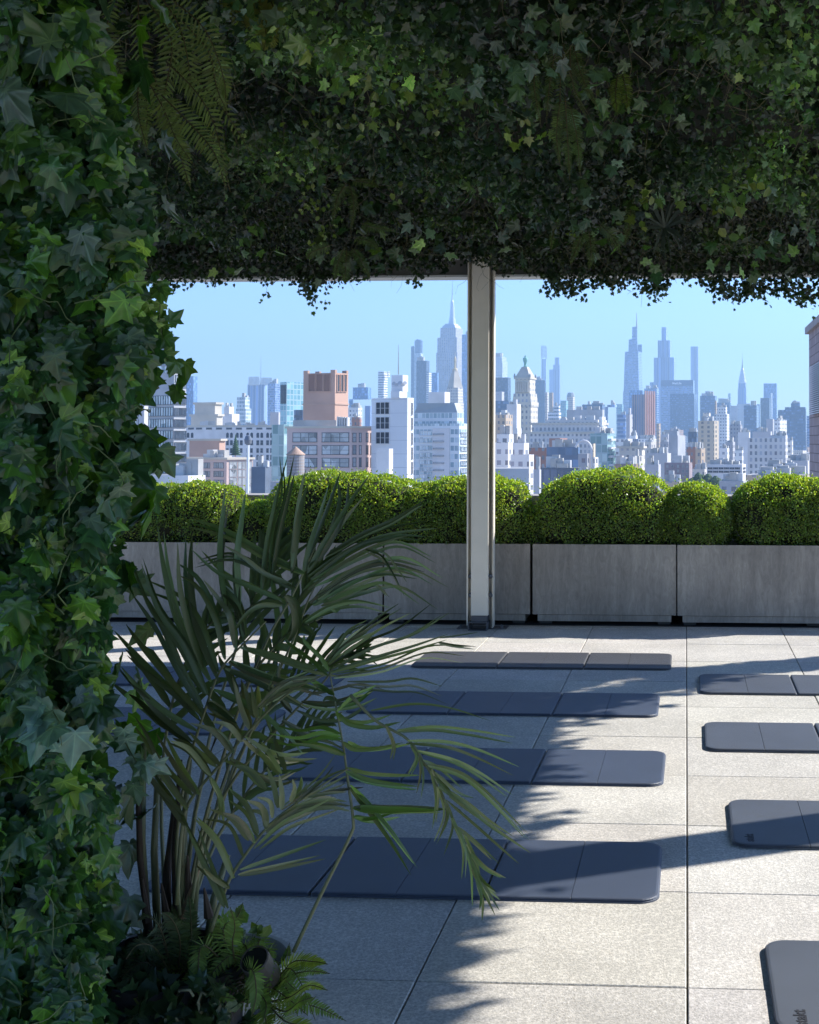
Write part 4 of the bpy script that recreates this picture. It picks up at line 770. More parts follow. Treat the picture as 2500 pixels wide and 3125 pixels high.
# ---------- mats
def foam(name, base):
    m = noisy(name, base, .46, 3, .16, bump=.0); b = m.node_tree.nodes['Principled BSDF']; ge = N(m, 'ShaderNodeNewGeometry')
    mp = N(m, 'ShaderNodeMapping'); mp.inputs['Rotation'].default_value = (0,0,.45); mp.inputs['Scale'].default_value = (150,150,150); L(m, ge.outputs['Position'], mp.inputs[0])
    wv = N(m, 'ShaderNodeTexWave'); wv.inputs['Scale'].default_value = .9; wv.inputs['Distortion'].default_value = 1.5; wv.inputs['Detail'].default_value = 1; L(m, mp.outputs[0], wv.inputs[0])
    bp = N(m, 'ShaderNodeBump'); bp.inputs['Strength'].default_value = .35; bp.inputs['Distance'].default_value = .002; L(m, wv.outputs[0], bp.inputs['Height']); L(m, bp.outputs[0], b.inputs['Normal'])
    b.inputs['Coat Weight'].default_value = 0; return m
mf = [foam('charcoal_foam', (.080,.090,.108)), foam('slate_foam', (.060,.076,.112)), foam('warm_charcoal_foam', (.072,.074,.082))]
mtext = mat('embossed_dark', (.025,.025,.03), .6)
def section(x0, x1, y0, y1, rl, rr, z0, z1, inset=0.):
    """one cushion with rounded outer corners: outline list"""
    def corner(cx, cy, r, a0, n=7): return [(cx+r*cos(a0+pi/2*i/n), cy+r*sin(a0+pi/2*i/n)) for i in range(n+1)]
    return corner(x1-rr, y0+rr, rr, -pi/2)+corner(x1-rr, y1-rr, rr, 0)+corner(x0+rl, y1-rl, rl, pi/2)+corner(x0+rl, y0+rl, rl, pi)
def gmat(xl, ynear, lab, m, text=False, rz=0., wdt=.61, ln=1.727):
    t = empty('exercise_mat', (xl+ln/2, ynear+wdt/2, 0), lab, 'exercise mat', 'folding exercise mats laid out on the terrace'); R = mathutils.Matrix.Translation((xl+ln/2, ynear+wdt/2, 0)) @ mathutils.Matrix.Rotation(rz, 4, 'Z') @ mathutils.Matrix.Translation((-xl-ln/2, -ynear-wdt/2, 0))
    s = ln/3
    for i in range(3):
        a, b_ = xl+i*s+(.0025 if i else 0), xl+(i+1)*s-(.0025 if i < 2 else 0); rl = .065 if i == 0 else .006; rr = .065 if i == 2 else .006
        mb = MB(); H = .026; mid = (a+b_)/2
        for h, (p0, p1, r0, r1) in enumerate(((a, mid-.0005, rl, .002), (mid+.0005, b_, .002, rr))):
            prof = [(0,.0015),(.0,.0055),(.004,.007),(0.0045,.008),(.0022,.0108),(.005,.0138),(.012,.0152)]
            rings = []
            for (ins, z) in prof:
                q = section(p0, p1, ynear, ynear+wdt, r0, r1, 0, 0); cc = np.array([(p0+p1)/2, ynear+wdt/2]); out = []
                for (x, y) in q:
                    # inset only towards the outer edges and, lightly, at folds
                    xi = x+ins*(1 if x < cc[0] else -1)*(1. if (h == 0 and x < cc[0]) or (h == 1 and x > cc[0]) else .05); yi = y+ins*(1 if y < cc[1] else -1)
                    out.append((xi, yi, z))
                rings.append(out)
            n = len(rings[0])
            for j in range(len(rings)-1):
                for kx in range(n): mb.poly([rings[j][kx], rings[j][(kx+1)%n], rings[j+1][(kx+1)%n], rings[j+1][kx]])
            mb.poly(rings[-1])
        mb.v = [tuple(R @ mathutils.Vector(v)) for v in mb.v]
        sec = mb.build('mat_section', m, t, bevel=0)
    if text:
        me = text_mesh('stakt', .047, .0006, .0012); x, y = xl+.082, ynear+.036
        me.transform(R @ mathutils.Matrix.Translation((x, y, .0156)) @ mathutils.Matrix.Rotation(pi/2, 4, 'Z')); link('lettering', me, mtext, t)
LM = 1.727
for (xr, yn, lab, mi, rz) in ((-.10, 8.50, 'farthest dark mat of the middle column, in sun near the planters', 2, 0), (-.155, 7.06, 'second farthest mat of the middle column, its right end in sun', 1, -.004), (-.10, 5.66, 'mat of the middle column lying second nearest, crossed by shadow', 1, -.006), (-.09, 4.24, 'nearest mat of the middle column, reaching behind the palm', 1, -.002),
    (-2.15, 7.78, 'farther shaded mat seen through the palm at the left', 1, .0), (-2.2, 6.5, 'nearer shaded mat seen through the palm at the left', 1, .0)):
    gmat(xr-LM, yn, lab, mf[mi], False, rz)
for (xl_, yn, lab, mi, tx, rz) in ((.078, 7.72, 'farthest mat of the right column', 0, False, -.003), (.09, 6.31, 'second farthest mat of the right column', 0, False, -.004), (.168, 4.83, 'right column mat with dark lettering and a bar of shadow across it', 0, True, -.004), (.225, 3.32, 'nearest mat, cut off by the bottom right corner, with faint lettering', 0, True, -.003)):
    gmat(xl_, yn, lab, mf[mi], tx, rz)
# ---------- metal post
pm = noisy('beige_grey_metal', (.80,.73,.62), .45, 6, .08, metal=.0); pmd = noisy('dark_bracket_metal', (.10,.105,.12), .5, 8, .2, metal=.3)
Yp = 10.30; X = lambda xd, Y=Yp: dat(xd, 1200, Y)[0]
t = empty('pergola_post', (X(1010), Yp, 0), 'pale grey channel section metal post standing in front of the planters', 'post')
ztop = 3.0; xa, xb = X(994), X(1030); fl = X(984); fr = X(1038)
mb = MB(); mb.box(xa, xb, Yp-.05, Yp+.1, .11, ztop); mb.build('channel', pm, t, bevel=.004)
mb = MB(); mb.box(fl, xa-.001, Yp+.035, Yp+.05, .03, ztop); mb.box(fl, fl+.012, Yp-.03, Yp+.034, .03, ztop); mb.build('flange', pm, t)
mb = MB(); mb.box(xb+.022, xb+.028, Yp+.0, Yp+.09, .0, ztop); mb.box(xb+.03, fr, Yp+.015, Yp+.03, .02, ztop); mb.box(fr+.001, fr+.007, Yp-.02, Yp+.06, .02, ztop); mb.build('side_rail', pm, t)
mb = MB(); mb.box(xb+.002, xb+.02, Yp+.03, Yp+.05, .0, ztop); mb.build('inner_web', noisy('grey_inner_metal', (.38,.37,.35), .5, 6, .1), t)
for z in (.42, .27):
    for xx in (xb+.014, xa-.008):
        mb = MB(); mb.lathe((xx, Yp-.01, z), [(.017,0),(.02,.01),(.012,.018)], 10, axis=(0,-1,0)); mb.build('bolt', pmd, t)
mb = MB(); mb.box(xa+.005, xb-.004, Yp-.065, Yp+.05, .06, .109); mb.box(xa-.01, xb, Yp-.12, Yp-.06, .0, .007); mb.box(xa-.012, xa-.004, Yp-.12, Yp+.06, .007, .06); mb.box(xb-.003, xb+.005, Yp-.12, Yp+.06, .007, .06); mb.box(xa-.012, xb+.005, Yp-.12, Yp+.06, .0601-.0, .066); mb.build('base_bracket', pmd, t)
mb = MB(); mb.box(xa-.12, xb+.14, Yp-.02, Yp+.15, .0005, .006); mb.build('base_plate', pmd, t)
for xx in (xa-.09, xb+.1): mb = MB(); mb.lathe((xx, Yp+.02, .006), [(.011,0),(.011,.02),(.006,.026)], 8); mb.build('anchor_bolt', pmd, t)
# ---------- pergola: beams, panel, unseen posts that cast the shadows
YB = 10.40; bm_ = noisy('grey_brown_beam', (.22,.205,.19), .6, 3, .12); pale = mat('pale_trim', (.6,.6,.58), .5)
zb0 = dat(900, 584, YB)[2]
t = empty('front_beam', (0, YB, zb0), 'grey brown roof beam with a pale lower lip above the skyline, partly covered by ivy', 'beam')
mb = MB(); mb.box(-7.5, 4.2, YB, YB+.14, zb0+.012, zb0+.34); mb.build('beam_web', bm_, t); mb = MB(); mb.box(-7.5, 4.2, YB-.05, YB+.16, zb0-.006, zb0+.0119); mb.build('lower_lip', pale, t)
mb = MB(); mb.box(-7.5, 4.2, YB-.015, YB+.001-.003, zb0+.14, zb0+.155); mb.build('seam', pale, t)
t = empty('side_beam', (3.1, 4, 2.8), 'long side beam of the pergola outside the view on the right', 'beam'); mb = MB(); mb.box(2.84, 3.0, -4.0, 9.2, 2.74, 3.1); mb.build('beam_web', bm_, t)
t = empty('roof_panel', (0, 4, 3.15), 'dark flat pergola roof above all the hanging greenery', 'roof'); mb = MB(); mb.prism([(-7.5,-4.0,3.12),(2.88,-4.0,3.12),(2.88,9.0,3.12),(3.9,YB+.1,3.12),(-7.5,YB+.1,3.12)], [(-7.5,-4.0,3.2),(2.88,-4.0,3.2),(2.88,9.0,3.2),(3.9,YB+.1,3.2),(-7.5,YB+.1,3.2)], bot=True); mb.build('panel', noisy('dark_backing', (.015,.018,.012), .95, 5, .3), t)  # rear and left extended out of view to cut frontal light on leaves
t = empty('side_post', (3.08, 6.33, 0), 'square post outside the view whose shadow bar crosses the mats', 'post'); mb = MB(); mb.box(2.93, 3.15, 6.22, 6.48, 0, 2.9); mb.build('shaft', pm, t); mb = MB(); mb.box(2.9, 3.26, 6.17, 6.53, .001, .012); mb.build('base_plate', pmd, t)
t = empty('corner_post', (3.95, 10.42, 0), 'ivy wrapped corner post outside the view on the right', 'post'); mb = MB(); mb.box(3.84, 4.06, 10.30, 10.54, 0, 3.1); mb.build('shaft', pm, t)
# ============================================================ THE GREENERY
def ivyleaf(curl=.15, fold=.12, tw_=0., narrow=1.):
    half = [(.10,-.10),(.30,-.14),(.36,-.02),(.50,.02),(.40,.16),(.37,.27),(.50,.36),(.62,.50),(.42,.52),(.27,.56),(.19,.72),(.10,.88)]
    pts = [(0,0)]+half+[(0,1.03)]+[(-x,y) for x,y in half[::-1]]
    v = []
    def zz(x, y):
        ang = math.atan2(abs(x), y+.001); r = math.hypot(x, y)
        ridge = max(math.exp(-(ang/.16)**2), math.exp(-((ang-.84)/.2)**2), math.exp(-((ang-1.55)/.25)**2))
        return fold*r*(ridge-.4) - curl*r*r + tw_*x*y
    for x, y in pts: v.append((x*narrow, y, zz(x, y)))
    n = len(v); inner = [(x*.5, .12+(y-.12)*.5) for x, y in pts]
    for x, y in inner: v.append((x*narrow, y, zz(x, y)))
    v.append((0, .14, zz(0,.14))); f = []
    for i in range(n):
        j = (i+1)%n; f += [(i, j, n+j), (i, n+j, n+i), (n+i, n+j, 2*n)]
    v = np.array(v); uv = v[:, :2]/[narrow, 1]; return v, np.array(f), uv
def simple(curl=.15, w=.45):
    v = np.array([(0,0,0),(.38*w/.45,-.08,-.02),(w,.35,-curl*.5),(.2,.55,.02),(0,1,-curl),(-.2,.55,.02),(-w,.35,-curl*.5),(-.38*w/.45,-.08,-.02),(0,.3,.05)])
    f = np.array([(8,i,(i+1)%8) for i in range(8)]); return v, f, v[:, :2]
def star(curl=.12, fold=.1):
    p = [(0,0),(.28,-.16),(.30,.04),(.56,.10),(.36,.28),(.52,.52),(.24,.52),(0,1)]; q = p+[(-x,y) for x, y in p[-2:0:-1]]
    v = [(x, y, -curl*(x*x+y*y)+(fold*.5 if (x == 0 or abs(x) > .4) else -fold*.3)) for x, y in q]+[(0,.22,fold*.4)]
    n = len(q); f = np.array([(n, i, (i+1)%n) for i in range(n)]); v = np.array(v); return v, f, v[:, :2]
T_ivy = [ivyleaf(.12,.12), ivyleaf(.3,.16,.2), ivyleaf(-.1,.1,-.3,.9), ivyleaf(.45,.2,-.2,.85), ivyleaf(.2,.2,.4)]
T_star = [star(), star(.3,.15), star(-.12,.2)]
T_mix = T_star*2+[simple(.2,.32), simple(.4,.24), simple(.1,.4), hexleaf(.3,.2)]
T_pothos = [ (lambda a: (a[0]*[1.15,1,1], a[1], a[2]))(hexleaf(.1,.33)), hexleaf(.25,.3)]
m_ivy = leafmat('ivy_leaf', .33, .22, .6, .55); m_small = leafmat('small_ivy_leaf', .32, .25, .35, .6); m_fern = leafmat('fern_leaf', .55, .3, 0, .3); m_palm = leafmat('palm_leaf', .42, .22, 0, .45)
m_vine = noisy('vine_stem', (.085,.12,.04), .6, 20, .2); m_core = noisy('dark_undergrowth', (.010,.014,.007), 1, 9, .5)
def pal(r, n, table, sig=.18):
    w_ = np.array([a[0] for a in table]); i = r.choice(len(table), n, p=w_/w_.sum()); return np.array([a[1] for a in table])[i]*np.exp(r.normal(0, sig, (n, 1)))*(1+r.normal(0, .05, (n, 3)))
IVY = [(.42,(.028,.078,.026)),(.24,(.055,.135,.024)),(.15,(.045,.10,.042)),(.10,(.10,.23,.025)),(.05,(.09,.15,.10)),(.04,(.2,.32,.05))]
GRN = [(.38,(.035,.062,.028)),(.25,(.055,.09,.035)),(.2,(.05,.075,.05)),(.12,(.08,.12,.04)),(.05,(.13,.17,.05))]
GRN = [(w_, tuple(c*m_ for c, m_ in zip(q, (.84, .98, 1.0)))) for w_, q in GRN]
# ---------- ivy column, near left
EDGE = [(-200,150),(0,215),(150,262),(300,300),(400,350),(560,338),(650,330),(770,372),(850,318),(960,318),(1060,290),(1150,275),(1250,262),(1400,246),(1550,252),(1620,258),(1750,262),(1900,258),(2000,246),(2156,262),(2400,262)]
def edge(y): return float(np.interp(y, [e[0] for e in EDGE], [e[1] for e in EDGE]))
t = empty('ivy_column', (-1.35, 2.75, 0), 'thick column of broad leaved ivy filling the left side of the view', 'ivy column'); r = np.random.default_rng(11)
YC = 2.55
def ivy_pts(n, layer):
    P=[];Nn=[]
    for _ in range(n):
        y = r.uniform(-150, 2330); e = edge(y); u = r.random()**.8
        x = -190+(e-r.uniform(16,44)+190)*u if layer else -190+(e-46+190)*u
        s = max(0, 1-(e-x)/150.); lump = mn.noise(mathutils.Vector((x*.012, y*.008, 3.)))*.22+mn.noise(mathutils.Vector((x*.03, y*.02, 7.)))*.05
        Y = YC+.30*(1-math.sqrt(max(0, 1-s*s)))-lump+layer*+(1-layer)*.07
        P.append(dat(x, y, Y)); Nn.append((.95*s+.05, -1, .25))
    return np.array(P), nrm(np.array(Nn))
parts=[]
for lay, n, s0, s1 in ((0, 2100, .045, .074), (1, 1650, .034, .068), (1, 90, .07, .10), (1, 800, .02, .034)):
    P, Nn = ivy_pts(n, lay); T = nrm(np.stack([r.normal(0,.55,n), r.normal(-.15,.35,n), r.normal(-.75,.45,n)], 1)); Nf = nrm(Nn+r.normal(0,.42,(n,3)))
    C = pal(r, n, IVY if s1 > .06 else [(.5,(.11,.21,.04)),(.5,(.07,.14,.05))])
    parts.append(scatter(T_ivy, P-T*.03, T, Nf, r.uniform(s0,s1,n), C))
# the sides of the column that face away from the lens
n = 900; P = np.stack([r.uniform(-2.1,-1.15,n), r.uniform(2.75,3.15,n), r.uniform(0,3.1,n)], 1); P = P[(P[:,0] < -1.24-.0*P[:,1])]; n = len(P)
P[:,0] = np.minimum(P[:,0], -1.30); T = nrm(r.normal(0,.5,(n,3))-[0,0,.8]); parts.append(scatter(T_ivy, P, T, nrm(np.array([.8,.5,.2])+r.normal(0,.5,(n,3))), r.uniform(.07,.11,n), pal(r, n, IVY)))
tri_mesh('foliage', *join(parts), m_ivy, t)
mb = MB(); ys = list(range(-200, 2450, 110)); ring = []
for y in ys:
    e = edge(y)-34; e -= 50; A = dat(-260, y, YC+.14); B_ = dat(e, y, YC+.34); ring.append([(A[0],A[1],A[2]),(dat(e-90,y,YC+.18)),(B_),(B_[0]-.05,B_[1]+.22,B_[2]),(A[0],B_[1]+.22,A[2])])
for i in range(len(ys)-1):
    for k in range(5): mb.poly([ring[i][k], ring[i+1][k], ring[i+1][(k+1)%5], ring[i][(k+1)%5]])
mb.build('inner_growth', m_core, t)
mb = MB()
for _ in range(34):
    y = r.uniform(60, 2150); x = r.uniform(-10, edge(y)-60); p = dat(x, y, YC-.05-r.random()*.06); d = r.normal(0,1,3)*[.5,.3,.5]-[0,0,.35]; pts=[p]
    for k in range(9): d = d+r.normal(0,.33,3)+[0,0,-.06]; d /= np.linalg.norm(d); p = p+d*.02*r.uniform(.6,1.3); p[1] = min(p[1], YC+.0); pts.append(p)
    mb.tube(pts, .0016, .0009, 5)
mb.build('vines', m_vine, t, smooth=True)
# sprays that stick out of the column
def spray(name, lab, pts, n, size, tmpl, mm, table, seed, group=None, spread=.04, cat='ivy spray', stem=.0014, down=.7):
    r = np.random.default_rng(seed); pts = [np.array(p, float) for p in pts]; t = empty(name, pts[0], lab, cat, group); mb = MB(); mb.tube(pts, stem, stem*.5, 5); mb.build('stem', m_vine, t)
    seg = np.array(pts); u = r.random(n)*(len(pts)-1); i = np.minimum(u.astype(int), len(pts)-2); f = (u-i)[:,None]; P = seg[i]*(1-f)+seg[i+1]*f
    P = P+r.normal(0, spread, (n,3))*[1,.8,.8]; T = nrm(r.normal(0,.5,(n,3))-[0,0,down]); Nf = nrm(np.array([.1,-1,.15])+r.normal(0,.5,(n,3)))
    a = scatter(tmpl, P, T, Nf, r.uniform(*size, n), pal(r, n, table)); tri_mesh('leaves', *a, mm, t); return t
LIT = [(.6,(.06,.14,.035)),(.4,(.10,.2,.045))]
spray('ivy_spray', 'ivy shoot with pointed leaves sticking out of the column against the sky', [dat(300,735,2.72), dat(345,750,2.74), dat(375,775,2.76), dat(382,820,2.76)], 9, (.035,.058), T_ivy, m_ivy, LIT, 1, 'ivy shoots standing out from the column', .012)
spray('ivy_spray', 'trailing ivy shoot hanging down the sky edge above the jutting leaves', [dat(318,560,2.72), dat(338,620,2.74), dat(336,680,2.76), dat(344,720,2.76)], 16, (.028,.05), T_ivy, m_ivy, LIT, 2, 'ivy shoots standing out from the column', .012)
spray('ivy_spray', 'greyish ivy shoot beside the palm stems', [dat(262,1560,2.72), dat(285,1600,2.7), dat(305,1620,2.7), dat(280,1680,2.7)], 7, (.045,.065), T_ivy, m_ivy, [(1,(.13,.22,.17))], 3, 'ivy shoots standing out from the column', .014)
spray('ivy_spray', 'dark ivy shoot jutting over the glass tower', [dat(285,900,2.7), dat(315,930,2.72), dat(335,960,2.74)], 10, (.05,.075), T_ivy, m_ivy, IVY[:2], 4, 'ivy shoots standing out from the column', .014)
spray('ivy_spray', 'ivy cluster low on the column, painted pale grey as if sky lit', [dat(100,1480,2.38), dat(125,1520,2.36), dat(130,1570,2.36)], 8, (.05,.08), T_ivy, m_ivy, [(1,(.12,.2,.16))], 5, 'ivy shoots standing out from the column', .02)  # leaf colour made pale and bluish, painting sky light onto this cluster
# ---------- hanging garden under the roof
GRN_SHADE = [(w_, tuple(c*.32 for c in q)) for w_, q in GRN]  # leaf colours darkened, painting shade into the foliage near the beam
r = np.random.default_rng(21); t = empty('hanging_garden', (0, 6, 3.1), 'dense dark ceiling of mixed ivy hanging under the pergola roof', 'green ceiling'); parts=[]
def garden(n, x0, x1, y0, y1, zt, lo, s0, s1, tm, table, hang=.35, p=1.):
    P = np.stack([r.uniform(x0,x1,n), y0+(y1-y0)*r.random(n)**p, np.zeros(n)], 1)
    base = np.array([mn.noise(mathutils.Vector((a*.9, b_*.9, 5.)))*.75+mn.noise(mathutils.Vector((a*2.6, b_*2.2, 9.)))*.5 for a, b_, _ in P])
    P[:,2] = zt-lo-hang*np.clip(base+.30, 0, 1)*(1-.45*r.random(n)**1.5)+r.normal(0,.02,n)
    T = nrm(np.stack([r.normal(0,.7,n), r.normal(-.3,.5,n), r.normal(-.5,.5,n)], 1)); Nf = nrm(np.stack([r.normal(0,.7,n), r.normal(-.7,.6,n), r.normal(-.2,.7,n)], 1))
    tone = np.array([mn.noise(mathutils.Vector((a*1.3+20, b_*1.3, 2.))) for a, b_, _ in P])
    C = pal(r, n, table, .38)*np.exp(tone*1.9)[:,None]*np.where(tone[:,None] > .15, [[1.06,1.02,.85]], [[.95,1,1.1]])  # noise patches paint dark hollows into the leaf colours
    parts.append(scatter(tm, P, T, Nf, r.uniform(s0,s1,n), C))
garden(52000, -3.0, 1.2, 3.5, 7.4, 3.12, .02, .016, .036, T_mix, GRN, .66)
garden(1100, -3.0, 1.2, 3.6, 7.0, 3.08, .08, .035, .06, T_ivy, GRN, .58)
garden(34000, -3.4, 1.4, 7.2, 10.2, 3.12, .02, .018, .036, T_mix, GRN_SHADE, .38)
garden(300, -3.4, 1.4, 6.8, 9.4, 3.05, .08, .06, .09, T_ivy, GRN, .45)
garden(2200, -3.3, 3.0, -1.8, 4.1, 3.12, .02, .07, .13, T_star, GRN, .3)
garden(5000, -7.2, -3.2, -1.5, 10.2, 3.12, .02, .07, .12, T_star, GRN, .3)
garden(1600, 1.7, 3.0, 4, 10.2, 3.12, .02, .07, .12, T_star, GRN, .3)
# curtain in front of the beam: lower edge follows the photograph
LOW = [(330,600),(360,598),(400,588),(430,584),(520,580),(545,590),(600,580),(620,600),(660,618),(690,588),(740,582),(860,560),(880,578),(960,540),(1000,545),(1040,560),(1075,575),(1090,560),(1130,570),(1150,598),(1200,618),(1240,590),(1300,590),(1370,606),(1400,596),(1420,570),(1470,585),(1500,606),(1560,622),(1620,606),(1680,618),(1730,625),(1850,620)]
def low(x): return float(np.interp(x, [a[0] for a in LOW], [a[1] for a in LOW]))
P=[]
while len(P) < 18000:
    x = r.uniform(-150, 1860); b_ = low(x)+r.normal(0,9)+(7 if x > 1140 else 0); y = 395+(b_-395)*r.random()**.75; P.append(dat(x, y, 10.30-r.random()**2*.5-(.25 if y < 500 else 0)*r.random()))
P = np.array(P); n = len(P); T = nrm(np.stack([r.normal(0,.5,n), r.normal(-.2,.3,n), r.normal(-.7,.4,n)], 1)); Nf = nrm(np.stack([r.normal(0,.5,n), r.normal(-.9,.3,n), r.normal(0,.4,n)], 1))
parts.append(scatter(T_star, P, T, Nf, r.uniform(.020,.038,n), pal(r, n, GRN_SHADE)*1.5))
tri_mesh('foliage', *join(parts), m_small, t)
mb = MB()
for _ in range(420):
    x, y = r.uniform(-2.9, 1.2), 3.8+6.2*r.random()**1.2; p = np.array([x, y, 3.0]); d = np.array([0,-.2,-1.]); pts = [p]
    for k in range(8): d = nrm(d+r.normal(0,.55,3)*[1,.6,.7]+[0,0,-.12]); p = p+d*r.uniform(.03,.085); p[2] = min(p[2], 3.08); pts.append(p)
    mb.tube(pts, .0016, .0008, 4)
mb.build('vines', noisy('dry_vine', (.14,.13,.07), .7, 20, .3), t)
# greenery on the side beam and corner post (it throws the leafy edge of the shadow)
t = empty('beam_ivy', (3.1, 4, 2.9), 'ivy hanging from the side beam outside the view, throwing the leafy shadow edge', 'ivy'); parts=[]
n = 2600; yy = r.uniform(-2, 9.3, n); hang = np.array([.10+.28*max(0, mn.noise(mathutils.Vector((a*2.1, 0, 4.)))+.25) for a in yy]); P = np.stack([2.90+r.normal(0,.05,n), yy, 2.95-(.2+hang*.6)*r.random(n)], 1)
T = nrm(r.normal(0,.5,(n,3))-[0,0,.7]); parts.append(scatter(T_star, P, T, nrm(r.normal(0,1,(n,3))), r.uniform(.06,.11,n), pal(r, n, GRN)))
n = 1100; s = r.random(n); P = np.stack([3.0+.95*s+r.normal(0,.1,n), 9.1+1.25*s+r.normal(0,.1,n), 3.05-.35*r.random(n)], 1); parts.append(scatter(T_star, P, nrm(r.normal(0,.5,(n,3))-[0,0,.7]), nrm(r.normal(0,1,(n,3))), r.uniform(.06,.11,n), pal(r, n, GRN)))
n = 1000; a = r.uniform(0, 2*pi, n); P = np.stack([3.95+.2*np.cos(a), 10.42+.2*np.sin(a), r.uniform(.3,3.1,n)], 1); parts.append(scatter(T_star, P, nrm(r.normal(0,.5,(n,3))-[0,0,.7]), nrm(r.normal(0,1,(n,3))), r.uniform(.06,.10,n), pal(r, n, GRN)))
tri_mesh('foliage', *join(parts), m_small, t)
# ---------- trailing ivy against the sky
TR = [((388,582),(384,598),(372,606),.035,22,'tiny ivy trail at the left end of the sky gap'),((440,580),(452,592),(468,596),.03,26,'short ivy trail left of the lone dangling shoot'),((556,582),(562,612),(548,640),.012,9,'lone dangling ivy shoot with a curled tip'),((650,585),(655,615),(672,640),.05,95,'bushy ivy cluster hanging lowest at the left'),((722,580),(742,588),(770,590),.02,14,'thin fringe of ivy right of the bushy cluster'),((866,580),(874,594),(890,604),.022,14,'small ivy trail beside the spire'),
 ((1175,588),(1200,606),(1222,622),.06,110,'wide ivy cluster right of the metal post'),((1262,590),(1290,596),(1310,594),.04,60,'thin ivy fringe right of the wide cluster'),((1372,594),(1386,606),(1392,618),.05,75,'pointed ivy tuft above the tapering skyscraper'),((1500,596),(1530,612),(1550,620),.05,80,'ivy cluster above the scalloped spire'),((1580,606),(1595,616),(1612,612),.04,50,'ivy tuft between the two right clusters'),((1655,606),(1685,622),(1715,636),.06,110,'ivy cluster at the top right corner of the sky')]
for i, (a, b_, c_, sp, n, lab) in enumerate(TR):
    spray('trailing_ivy', lab, [dat(a[0], a[1]-14, 10.28), dat(*a, 10.26), dat(*b_, 10.25), dat(*c_, 10.25)], n, (.022,.042), T_star, m_small, GRN, 40+i, 'ivy trails hanging below the beam', sp, 'ivy trail')
VAR = [(.5,(.13,.19,.045)),(.3,(.08,.14,.04)),(.2,(.22,.26,.09))]
VP = [((782,180),(775,290),5.0,26,(.045,.075),'variegated pothos strand high in the middle of the green ceiling'),((930,185),(925,250),5.2,16,(.04,.07),'small yellow green strand right of the high middle strand'),((850,385),(835,425),7.2,20,(.04,.065),'yellow green strand low in the middle of the dark foliage'),((700,265),(690,300),5.8,14,(.04,.07),'pale streaked leaves upper left of the middle'),((1662,20),(1650,85),4.6,14,(.06,.09),'bright leaves hanging at the very top right'),((1575,410),(1585,440),6.6,12,(.06,.10),'bright yellow leaf pair at the far right'),((1510,450),(1512,495),7.0,14,(.06,.10),'big yellow lobed leaves right of the grassy tuft'),((1360,420),(1358,490),7.0,20,(.05,.085),'yellow edged leaves left of the grassy tuft'),((1280,215),(1272,235),5.4,12,(.04,.07),'small bright leaves beside the long hanging ferns'),((675,440),(670,500),7.6,60,(.03,.05),'olive green clump hanging left of the middle'),((1090,230),(1100,290),5.6,30,(.05,.08),'yellowish clump above the metal post')]
for i, (a, b_, Y, n, sz, lab) in enumerate(VP):
    Y *= .86; sz = (sz[0]*.62, sz[1]*.62); spray('variegated_trail', lab, [dat(a[0],a[1]-20,Y), dat(*a,Y), dat(*b_,Y-.03)], n, sz, T_pothos+T_star[:1], m_small, VAR, 80+i, 'bright strands in the green ceiling', .07, 'hanging plant')
BL = [((1235,370),(1228,420),6.4,16,'bluish maple like leaves hanging above the right of the post'),((1268,240),(1250,300),5.4,24,'blue green leaf cluster right of the long ferns'),((1010,90),(1040,150),4.7,34,'blue green ivy cluster high above the post'),((1640,455),(1660,500),6.9,18,'pale bluish leaf spray at the right edge'),((1180,60),(1170,130),4.5,22,'light green lobed leaves near the top'),((90,110),(60,180),2.5,6,'big bright ivy leaf cluster at the top left')]
for i, (a, b_, Y, n, lab) in enumerate(BL):
    Y = Y*.87 if Y > 3 else Y; spray('broad_ivy_trail', lab, [dat(a[0],a[1]-20,Y), dat(*a,Y-.1), dat(*b_,Y-.13)], n, (.035,.062) if Y > 3 else (.06,.09), T_ivy, m_ivy, [(.6,(.07,.125,.085)),(.4,(.06,.11,.045))], 120+i, 'broad leaved strands in the green ceiling', .09 if Y > 3 else .05, 'hanging plant')
